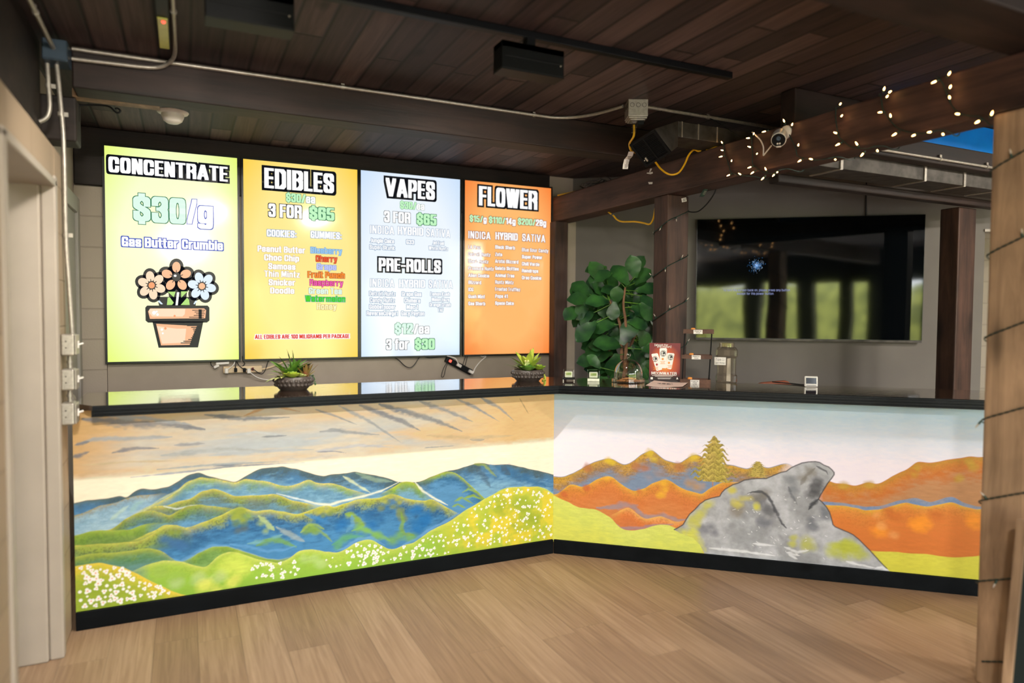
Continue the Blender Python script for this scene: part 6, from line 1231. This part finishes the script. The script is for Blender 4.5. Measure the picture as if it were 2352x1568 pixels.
# glass dome with cookies
p = AT(1443, 881); ex, ey = frame_at(p); p = p+ey*.10; DC = p
t = thing('glass_dome', 'glass dome with a knob covering cookies on the bar', 'dome', p)
mb = MB(); mb.lathe(p, [(0, 0), (.100, 0), (.104, .003), (.104, .024), (.100, .024), (.100, .006), (0, .006)], 40); mb.build('tray', 'amberglass', t, smooth=True)
mb = MB(); pr = [(.089, .0075)]+[(.089*math.cos(a)**.9 if a < 1.5 else .002, .048+.100*math.sin(a)) for a in np.linspace(0, 1.52, 14)]; mb.lathe(p, pr, 44); mb.build('dome', 'glass', t, smooth=True)
mb = MB(); mb.lathe(p+UP*.146, [(0, 0), (.009, .002), (.006, .008), (.006, .012), (.013, .019), (.0145, .027), (.010, .036), (0, .039)], 20); mb.build('knob', 'glass', t, smooth=True)
M['cookie'] = mat('baked_cookie', rgb(206, 146, 78), .8, c2=rgb(150, 92, 44), nscale=60, bump=.4)
M['chip'] = mat('chocolate_chip', rgb(58, 34, 24), .5, noise=.1)
ck = []
for i, (dx, dy, dz, tl, lb) in enumerate(((-.045, -.035, .012, 0, 'cookie at the front left of the pile under the glass dome'), (.012, -.045, .012, 0, 'cookie at the front middle of the pile under the glass dome'), (.048, -.015, .012, 0, 'cookie at the right of the pile under the glass dome'), (-.03, .03, .012, 0, 'cookie at the back left of the pile under the glass dome'), (.03, .035, .012, 0, 'cookie at the back right of the pile under the glass dome'), (.022, -.012, .024, .12, 'cookie lying on top of the pile under the glass dome'), (-.012, -.005, .0235, -.1, 'cookie lying second from the top, left of the topmost, under the glass dome'))):
    t = thing('cookie', lb, 'cookie', p+ex*dx+ey*dy+UP*(dz-.006), 'cookies under the glass dome')
    c = p+ex*dx+ey*dy+UP*(dz-.0055); mb = MB(); mb.lathe(c, [(0, 0), (.024, 0), (.029, .004), (.026, .009), (.012, .0115), (0, .012)], 20, az=UP+ex*tl); mb.build('biscuit', 'cookie', t, smooth=True)
    mb = MB(); rr = random.Random(i)
    for k in range(7): a = rr.uniform(0, 6.28); r_ = rr.uniform(.004, .022); mb.ball(c+np.array([math.cos(a)*r_, math.sin(a)*r_, .010-tl*0]), .003, 6, 4)
    mb.build('chip', 'chip', t, smooth=True)
# poster
p = AT(1526, 874.5); ex, ey = frame_at(p); bw, bh = .5*np.linalg.norm(onp(1558, 830, p, ey)-onp(1490, 830, p, ey)), None
TL, TR, BR, BLc = [onp(x, y, p, ey) for x, y in ((1487, 787), (1558, 786), (1561, 874), (1493, 874))]
pmt, pnt_, pbb = newmat('poster_print'); tc = nd(pnt_, 'ShaderNodeTexCoord'); sp = nd(pnt_, 'ShaderNodeSeparateXYZ', {0: tc.outputs['Generated']})
cb = nd(pnt_, 'ShaderNodeCombineXYZ', {0: nd(pnt_, 'ShaderNodeMath', {0: sp.outputs[0], 1: .5}, operation='SUBTRACT').outputs[0], 1: nd(pnt_, 'ShaderNodeMath', {0: sp.outputs[2], 1: .48}, operation='SUBTRACT').outputs[0]})
ln = nd(pnt_, 'ShaderNodeVectorMath', {0: cb.outputs[0]}, operation='LENGTH'); rp = nd(pnt_, 'ShaderNodeValToRGB', {'Fac': ln.outputs['Value']})
e = rp.color_ramp.elements; e[0].position = .08; e[0].color = rgb(240, 170, 70); e[1].position = .52; e[1].color = rgb(116, 14, 24); x_ = e.new(.27); x_.color = rgb(206, 84, 24)
dk = nd(pnt_, 'ShaderNodeMapRange', {'Value': sp.outputs[2], 1: .10, 2: .22, 3: .06, 4: 1.0}); mx = nd(pnt_, 'ShaderNodeMix', {0: 1.0, 6: rp.outputs[0], 7: dk.outputs[0]}, data_type='RGBA', blend_type='MULTIPLY')
pnt_.links.new(mx.outputs[2], pbb.inputs['Base Color']); pbb.inputs['Roughness'].default_value = .4
hgt = TL[2]-CT; wid = np.linalg.norm(TR-TL)
t = thing('poster_stand', 'red orange poster of canned moon drinks standing on the bar', 'poster', p)
mb = MB(); pc = p+UP*hgt/2; ex_ = (TR-TL)/wid; ex_[2] = 0; ex_ /= np.linalg.norm(ex_); mb.obox(pc, ex_, ey, UP, wid/2, .0025, hgt/2); po = mb.build('board', pmt, t)
mb = MB(); mb.prism([p+ey*.003+ex_*.01, p+ey*.003+ex_*.01+UP*hgt*.6, p+ey*.045+ex_*.01], -ex_*.02); mb.build('prop', 'blackplastic', t)
M['p_white'] = mat('poster_white', rgb(250, 246, 240), .4, noise=.02); M['p_black'] = mat('poster_black', rgb(22, 22, 26), .4, noise=.1); M['p_red'] = mat('poster_red', rgb(170, 40, 40), .4, noise=.1); M['p_green'] = mat('poster_green', rgb(60, 96, 50), .4, noise=.1); M['p_org'] = mat('poster_orange', rgb(236, 150, 60), .4, noise=.1)
def pq(x, y, l=1): q = onp(1270+x/5.227, 720+y/5.227, p, ey); return q-ey*(.0027+.0004*l)
mb = MB()
def poly(pts, mi, l): mb.add([pq(x, y, l) for x, y in pts], [tuple(range(len(pts)))], mi)
for pts, (cx, cy, r_), rm, fm in (([(1182, 490), (1192, 482), (1250, 474), (1262, 482), (1312, 664), (1304, 674), (1252, 688), (1240, 682)], (1226, 545, 34), 2, 2), ([(1372, 478), (1384, 470), (1450, 476), (1460, 486), (1424, 660), (1412, 670), (1376, 660), (1366, 650)], (1412, 524, 34), 3, 4), ([(1280, 424), (1292, 412), (1360, 412), (1370, 424), (1366, 646), (1354, 656), (1296, 652), (1284, 642)], (1324, 478, 36), 1, 4)):
    big = cx == 1324; poly(pts, 0, 2 if not big else 5)
    l = 3 if not big else 6
    poly(ell(cx, cy, r_, r_*1.08, n=18), rm if not big else 1, l); poly(ell(cx, cy, r_*.86, r_*.94, n=18), 0, l+.4); poly(ell(cx, cy, r_*.72, r_*.80, n=18), 1, l+.8); poly(ell(cx-4, cy-4, r_*.42, r_*.42, n=14), 0, l+1.2); poly(ell(cx+5, cy-1, r_*.34, r_*.38, n=14), 1, l+1.6); poly([(cx-24, cy+18), (cx-8, cy+6), (cx+2, cy+14), (cx+12, cy+4), (cx+24, cy+18)], 0, l+1.8)
    poly(ell(cx+(0 if big else (cx-1324)*-.22)-(6 if big else 0), cy+66, 13, 14, n=12), 2 if cx < 1300 else 4, l)
    for k, wd in enumerate((58, 44, 60)): poly([(cx-wd/2+(10 if cx < 1300 else -6), cy+96+k*13), (cx+wd/2+(10 if cx < 1300 else -6), cy+94+k*13), (cx+wd/2+(10 if cx < 1300 else -6), cy+99+k*13), (cx-wd/2+(10 if cx < 1300 else -6), cy+101+k*13)], 4, l+.2)
for s_, x0, x1, y, h_, pw_ in (('MOONWATER', 1182, 1484, 716, 36, .19), ('[shoot for', 1220, 1384, 376, 24, .15), ('the moon]', 1250, 1422, 396, 24, .15)):
    a, b = pq(x0, y, 8), pq(x1, y, 8); text(mb, [(s_, 0)], (a+b)/2, ex_, UP, np.linalg.norm(b-a), pq(x0, y-h_/2)[2]-pq(x0, y+h_/2)[2], pw=pw_, ph=.16, sk=.55, gap=.09, en=-ey)
for y, x0, x1 in ((742, 1190, 1480), (751, 1224, 1440), (770, 1255, 1420), (782, 1260, 1410)): poly([(x0, y-2), (x1, y-2), (x1, y+2), (x0, y+2)], 0, 3)
poly([(1172, 762), (1200, 762), (1200, 788), (1172, 788)], 0, 3); poly([(1478, 788), (1492, 762), (1506, 788)], 0, 3)
mb.build('poster_printing', ['p_white', 'p_black', 'p_red', 'p_green', 'p_org'], po, fix=False)
# flyer
q = [AT(1270+x/5.227, 720+y/5.227) for x, y in ((1115, 862), (1215, 806), (1420, 826), (1620, 836), (1556, 884), (1340, 884), (1200, 880))]
fm_ = sum(q)/len(q); mb = MB(); mb.prism([a+UP*(.0008 if i in (0, 2, 5) else .004 if i in (3, 4) else .0015) for i, a in enumerate(q)], (0, 0, .0008))
t = thing('flyer', 'pale pink paper flyer lying on the bar in front of the poster', 'flyer', fm_); mb.build('sheet', mat('pink_paper', rgb(228, 200, 186), .7, noise=.04), t)
mb = MB(); fe = (q[3]-q[1]); fe /= np.linalg.norm(fe); fn = (q[1]-q[0]); fn = fn-fe*(fn @ fe); fn /= np.linalg.norm(fn)
for j in range(6):
    w_ = (.09, .115, .13, .13, .12, .09)[j]*.75; n_ = 14
    for k in range(n_):
        if (k*7+j*3) % 5 == 0: continue
        mb.obox(fm_+fn*(.028-.011*j)+fe*(-w_/2+w_*k/n_)+UP*.0058, fe, fn, UP, w_/n_*.36, .0016, .0003)
mb.build('small_print', 'ink', t)
# three-tier tray stand
p = AT(1597, 881); ex, ey = frame_at(p); SW = .5*np.linalg.norm(onp(1632, 872, p, ey)-onp(1562, 872, p, ey)); p = p+ey*.055
M['traywood'] = wood('brown_tray_wood', rgb(70, 48, 38), rgb(112, 80, 64), 0, across=30, along=4)
t = thing('tray_stand', 'three-tier wooden tray stand with handwritten cards on the bar', 'stand', p)
zz = [0.0]+[onp(1597, y, p-ey*.055, ey)[2]-CT for y in (824, 766)]; th_ = [.026, .024, .026]
for i, (z0, h_, s_) in enumerate(zip(zz, th_, ("Evan's,Pick", "Mason's,Pick", "Sean's,Pick"))):
    o_ = p+ex*(.0, .006, .014)[i]; mb = MB(); zc = CT+z0
    mb.obox(o_+UP*(z0+.0025), ex, ey, UP, SW, .05, .0025)
    for sg in (-1, 1): mb.obox(o_+ey*.0475*sg+UP*(z0+h_/2), ex, ey, UP, SW, .0035, h_/2); mb.obox(o_+ex*(SW-.0035)*sg+UP*(z0+h_/2), ex, ey, UP, .0035, .044, h_/2)
    tr_ = mb.build('tray', 'traywood', t)
    mb = MB(); lc = o_-ey*.0515-ex*.003+UP*(z0+h_*.42); mb.obox(lc, ex, ey, UP, .027, .0008, .0125)
    for k, w_ in enumerate(s_.split(',')): text(mb, [(w_, 1)], lc-ey*.001+UP*(.0055-.011*k)+ex*(.002*k-.002), ex, UP, .040 if k == 0 else .024, .0075, pw=.10, ph=.13, sk=.5, gap=.12, en=-ey, slant=.15, jit=.03, lift=.0003)
    mb.build('name_card', ['paper', 'ink'], tr_, fix=False)
    mb = MB(); mb.lathe(o_-ex*.033+ey*.01+UP*(z0+h_-.006), [(0, 0), (.014, 0), (.014, .010), (.011, .014), (0, .015)], 18); mb.lathe(o_-ex*.033+ey*.01+UP*(z0+.005), [(.011, 0), (.011, h_-.011)], 14, 1)
    tag(mb.build('small_jar', ['p_org', 'glass'], smooth=True), ('small orange lid showing over the bottom tray of the wooden stand', 'small orange lid showing over the middle tray of the wooden stand', 'small orange lid showing over the top tray of the wooden stand')[i], 'jar', 'orange lids in the tray stand')
for sx_ in (-1, 1):
    for sy_ in (-1, 1):
        mb = MB(); mb.tube([p+ex*(SW-.010)*sx_+ey*.038*sy_+UP*.006, p+ex*((SW-.010)*sx_+.014)+ey*.038*sy_+UP*(zz[2]+.022)], .0032, 8); mb.build('rod', 'blackplastic', t, smooth=True)
# tip jar
p = AT(1668, 881); ex, ey = frame_at(p); JR = .5*np.linalg.norm(onp(1697, 850, p, ey)-onp(1638, 850, p, ey)); p = p+ey*JR; jh = onp(1668, 787, p, ey)[2]-CT
t = thing('tip_jar', 'big clear plastic tip jar with a handwritten card, beside the tray stand', 'jar', p)
def octo(prof, mb, mi=0):
    vs = []; k = 12
    for r_, z in prof:
        for i in range(k):
            a = 2*math.pi*(i+.5)/k; s_ = 1/max(abs(math.cos(a)), abs(math.sin(a)))**.55; vs.append(p+ex*r_*s_*.92*math.cos(a)+ey*r_*s_*.92*math.sin(a)+UP*z)
    mb.add(vs, [(i*k+j, i*k+(j+1) % k, (i+1)*k+(j+1) % k, (i+1)*k+j) for i in range(len(prof)-1) for j in range(k)], mi)
mb = MB(); octo([(.001, .003), (JR*.88, .002), (JR*.94, .010), (JR*.94, .045), (JR*.84, .055), (JR*.84, jh*.62), (JR*.96, jh*.68), (JR*.96, jh*.82), (JR*.80, jh*.885), (JR*.58, jh*.90)], mb); mb.build('body', 'amberglass', t)
mb = MB(); mb.lathe(p, [(JR*.60, jh*.895), (JR*.60, jh*.93), (JR*.63, jh*.935), (JR*.63, jh*.95), (JR*.60, jh*.955), (JR*.60, jh*.975), (JR*.63, jh*.98), (JR*.62, jh), (JR*.56, jh), (JR*.56, jh*.9)], 32); mb.build('neck', 'amberglass', t, smooth=True)
mb = MB(); lc = onp(1654, 829, p-ey*JR*.90, ey); mb.obox(lc, ex, ey, UP, .034, .0008, .024)
text(mb, [('Tips', 1)], lc-ey*.001+UP*.010-ex*.010, ex, UP, .032, .014, pw=.09, ph=.09, sk=.5, gap=.16, en=-ey, jit=.02, lift=.0003); text(mb, [('(Joint Money)', 1)], lc-ey*.001-UP*.011, ex, UP, .060, .010, pw=.08, ph=.1, sk=.5, gap=.14, en=-ey, jit=.02, lift=.0003)
for a in (-.004, .004): mb.obox(lc-ey*.0012+ex*(.018+a)+UP*.013, ex, ey, UP, .0009, .0002, .002, 1)
sm = [lc-ey*.0012+ex*(.018+.008*math.cos(a))+UP*(.010+.007*math.sin(a)) for a in np.linspace(3.5, 5.9, 7)]; mb.tube(sm, .0007, 5, 1)
mb.build('name_card', ['paper', 'ink'], t, fix=False)['label'] = 'white card reading Tips'
mb = MB(); mb.prism([p+ex*.0+ey*.01+UP*.008, p+ex*.026+ey*.0+UP*.008, p+ex*.024+UP*jh*.62, p+ex*.004+ey*.01+UP*jh*.6], ey*.0012); tag(mb.build('paper_note', 'paper'), 'folded white paper standing inside the tip jar', 'paper')
# little white display
p = AT(1864, 889); ex, ey = frame_at(p); ex = ex*.985+ey*.17; ex /= np.linalg.norm(ex); ey = np.array([-ex[1], ex[0], 0]); hw_ = .5*np.linalg.norm(onp(1880, 876, p, ey)-onp(1849, 876, p, ey)); hz_ = onp(1864, 864.5, p, ey)[2]-CT; p = p+ey*.02
t = thing('countertop_display', 'small white tabletop display with a dark screen, alone on the right part of the bar', 'display', p)
tl_ = UP+ey*.10; tl_ /= np.linalg.norm(tl_); nn = -np.cross(ex, tl_)
mb = MB(); mb.obox(p+tl_*hz_/2, ex, nn, tl_, hw_, .008, hz_/2); mb.build('housing', 'whiteplastic', t, bevel=.006)
mb = MB(); mb.obox(p+tl_*hz_*.57-nn*.0078, ex, nn, tl_, hw_*.77, .001, hz_*.28); mb.build('screen', mat('dark_display_glass', rgb(10, 14, 26), .1, noise=.05), t)
mb = MB(); mb.obox(p+tl_*hz_*.14-nn*.0082, ex, nn, tl_, hw_*.70, .0006, .0012); mb.build('speaker_slot', 'ink', t)
mb = MB(); mb.prism([p+ey*.008+ex*.02, p+ey*.06+ex*.02, p+ey*.012+ex*.02+UP*hz_*.7], -ex*.04); mb.build('rear_stand', 'whiteplastic', t)
pp = p+ey*.05+ex*.0; mb = MB(); mb.tube(smooth_path([pp+UP*.008, pp+ey*.03-ex*.03+UP*.004, pp+ey*.10-ex*.10+UP*.004, pp+ey*.13-ex*.16+UP*.005, pp+ey*.17-ex*.19+UP*.004], 5), .0035, 7); tag(mb.build('cable', 'blackcord', smooth=True), 'black cord trailing behind the little white display', 'cord')
# chair behind the bar
M['leather'] = mat('brown_leather', rgb(150, 84, 58), .5, noise=.12, nscale=20, bump=.1)
cc = DEP(1783, 882, 4.75); exr, eyr = frame_at(cc); fl0 = np.array([cc[0], cc[1], 0])
t = thing('chair', 'brown leather chair whose rounded back just shows above the bar', 'chair', fl0)
zt0 = DEP(1795, 873.5, 4.75)[2]
mb = MB(); pts = [cc+exr*a+UP*b for a, b in ((-.17, zt0-cc[2]-.05), (-.10, zt0-cc[2]-.020), (0, zt0-cc[2]-.006), (.05, zt0-cc[2]), (.075, zt0-cc[2]-.004), (.105, zt0-cc[2]-.035), (.12, zt0-cc[2]-.12), (.10, -.42), (-.16, -.42))]; mb.prism(pts, eyr*.05); mb.build('backrest', 'leather', t, bevel=.012)
mb = MB(); mb.obox(fl0+UP*.60+eyr*-.14, exr, eyr, UP, .18, .18, .035); mb.build('seat', 'leather', t, bevel=.02)
for a in (-1, 1):
    for b in (-1, 1):
        mb = MB(); q0 = fl0-eyr*.14+exr*.16*a+eyr*.16*b; mb.tube([q0+UP*.0, q0+UP*.565], .014, 8); mb.build('leg', 'blackwood', t, smooth=True)

# ------------------------------------------------------------------ fiddle-leaf fig
fc_ = DEP(1424, 760, 5.05); fx0, fy0 = fc_[0], fc_[1]
t = thing('fiddle_leaf_fig', 'tall fig plant with big dark green leaves, left of the brown post', 'plant', (fx0, fy0, 0))
mb = MB(); c = np.array([fx0, fy0, 0]); mb.lathe(c, [(0, 0), (.13, 0), (.135, .01), (.165, .30), (.17, .33), (.155, .33), (.15, .29), (0, .29)], 32); mb.build('pot', 'bowl', t, smooth=True)
mb = MB(); stems = []
fr_, fw_ = frame_at(fc_)
for (a0, pts) in ((0, [(1430, 900), (1438, 800), (1437, 740), (1432, 700), (1436, 660)]), (1, [(1426, 900), (1428, 790), (1424, 745), (1412, 715), (1400, 690)]), (2, [(1432, 900), (1448, 800), (1468, 750), (1480, 720)]), (3, [(1422, 900), (1410, 830), (1390, 790), (1372, 770)])):
    P = [c+UP*.28+fr_*.02*(a0-1.5)]+[DEP(x, y, 5.05+.06*(a0-1.5)) for x, y in pts]; P = smooth_path(P, 6); stems.append(P); mb.tube(P, [.016*(1-.6*i/len(P)) for i in range(len(P))], 8)
mb.build('trunk', mat('fig_bark', rgb(134, 98, 72), .8, noise=.2, nscale=20, bump=.3), t, smooth=True)
fm, fnt, fb = newmat('fig_leaf'); tc = nd(fnt, 'ShaderNodeTexCoord'); no = nd(fnt, 'ShaderNodeTexNoise', {'Vector': tc.outputs['Object'], 'Scale': 9.0, 'Detail': 4.0}); rp = nd(fnt, 'ShaderNodeValToRGB', {'Fac': no.outputs['Fac']})
rp.color_ramp.elements[0].position = .3; rp.color_ramp.elements[0].color = rgb(16, 48, 34); rp.color_ramp.elements[1].position = .75; rp.color_ramp.elements[1].color = rgb(62, 114, 50)
fnt.links.new(rp.outputs[0], fb.inputs['Base Color']); fb.inputs['Roughness'].default_value = .38
mb = MB(); vn_ = MB(); rr = random.Random(21)
spots = [(1400, 628, -1, -.2, .15), (1440, 650, -.3, .6, .17), (1462, 645, .7, .9, .17), (1430, 672, -.8, .1, .13), (1470, 668, 1, .1, .16), (1370, 665, -.35, 1, .17), (1352, 690, -.9, .5, .17), (1350, 700, -.8, -.5, .17), (1360, 722, -.8, -.7, .14), (1395, 690, -.5, .3, .16), (1415, 690, .1, .9, .14), (1440, 708, .1, -.7, .15), (1455, 705, .8, -.2, .14), (1475, 700, .6, -.6, .14), (1485, 720, .8, -.5, .15), (1488, 740, .3, -.9, .16), (1365, 745, -.7, -.7, .19), (1385, 740, -.5, -.9, .18), (1400, 760, -.7, -.3, .17), (1405, 790, -1, .1, .19), (1420, 785, -.3, .9, .15), (1432, 785, .5, .8, .19), (1465, 760, .2, -.6, .18), (1470, 790, .8, -.5, .16), (1455, 800, .7, -.7, .17), (1400, 815, -.9, -.4, .19), (1415, 820, -.3, -1, .2), (1440, 815, .5, -.8, .18), (1470, 830, .6, -.9, .17), (1385, 850, -.9, .2, .17), (1375, 840, -.6, .7, .12), (1425, 850, .1, -1, .16), (1390, 870, -.8, -.3, .16), (1450, 865, .8, -.1, .15), (1480, 800, .9, .2, .15), (1460, 690, .3, 1, .14), (1380, 700, -.9, .1, .15), (1420, 730, -.9, -.2, .14), (1450, 740, .9, -.1, .15), (1410, 700, -.2, -.9, .14)]
for x, y, h_, v_, L in spots*1:
    for rep in range(3):
        d0 = 5.05+rr.uniform(-.14, .12)+.1*rep; px, py = (x, y) if rep == 0 else (x+rr.uniform(-26, 26), y+rr.uniform(-22, 22))
        b = DEP(px-h_*8, py+v_*8, d0); d = fr_*(h_+rr.uniform(-.25, .25))+UP*(v_+rr.uniform(-.25, .25))-fw_*rr.uniform(-.2, .6)
        leaf(mb, b, d, -fw_*.8+UP*.6, L*rr.uniform(.95, 1.2), L*.36, rr.uniform(.1, .45), n=9, wave=.10, fold=.16, shape='ob')
        st = min((p for P in stems for p in P), key=lambda q_: np.linalg.norm(q_-b)); vn_.tube([st, b+d/np.linalg.norm(d)*.01], .0028, 5)
fo = mb.build('foliage', fm, t, smooth=True, fix=False); vn_.build('foliage', 'leaf_green', t, smooth=True)

# ------------------------------------------------------------------ chalkboard by the near post
t = thing('chalkboard_sign', 'blurred wood-framed chalkboard sign leaning on the right foreground post', 'sign', (2.74, 1.2, 0))
LZ = np.array([.10, 0, 1.0]); LZ /= np.linalg.norm(LZ); LN = np.array([-1, 0, .10]); LN /= np.linalg.norm(LN); s0 = np.array([2.685, 1.455, .004]); bh_ = .75; bw_ = .55
def cb_(y0, y1, z0, z1, th_, off, mi=0, name=None): mb.obox(s0-EYV*(y0+y1)/2+LZ*(z0+z1)/2+LN*off, EYV, LZ, LN, (y1-y0)/2, (z1-z0)/2, th_, mi)
mb = MB(); cb_(0, .035, 0, bh_, .012, 0); cb_(bw_-.035, bw_, 0, bh_, .012, 0); cb_(.035, bw_-.035, 0, .035, .012, 0); cb_(.035, bw_-.035, bh_-.035, bh_, .012, 0); mb.build('frame', 'timber_near', t, bevel=.003)
mb = MB(); cb_(.035, bw_-.035, .035, bh_-.035, .005, 0); cbo = mb.build('board', mat('chalkboard_slate', rgb(24, 40, 42), .6, noise=.15, nscale=6), t)
mb = MB()  # small white, lime and red discs on the slate
for y, z, mi, r_ in ((.05, .66, 0, .012), (.085, .665, 0, .014), (.06, .58, 1, .011), (.10, .46, 2, .014), (.16, .5, 0, .012), (.2, .62, 0, .014), (.1, .3, 0, .012)): mb.lathe(s0-EYV*y+LZ*z+LN*.0052, [(r_, 0), (r_, .0006), (0, .0006)], 14, mi, az=LN)
mb.build('board_dots', ['p_white', 'leaf_lime', 'p_red'], cbo)
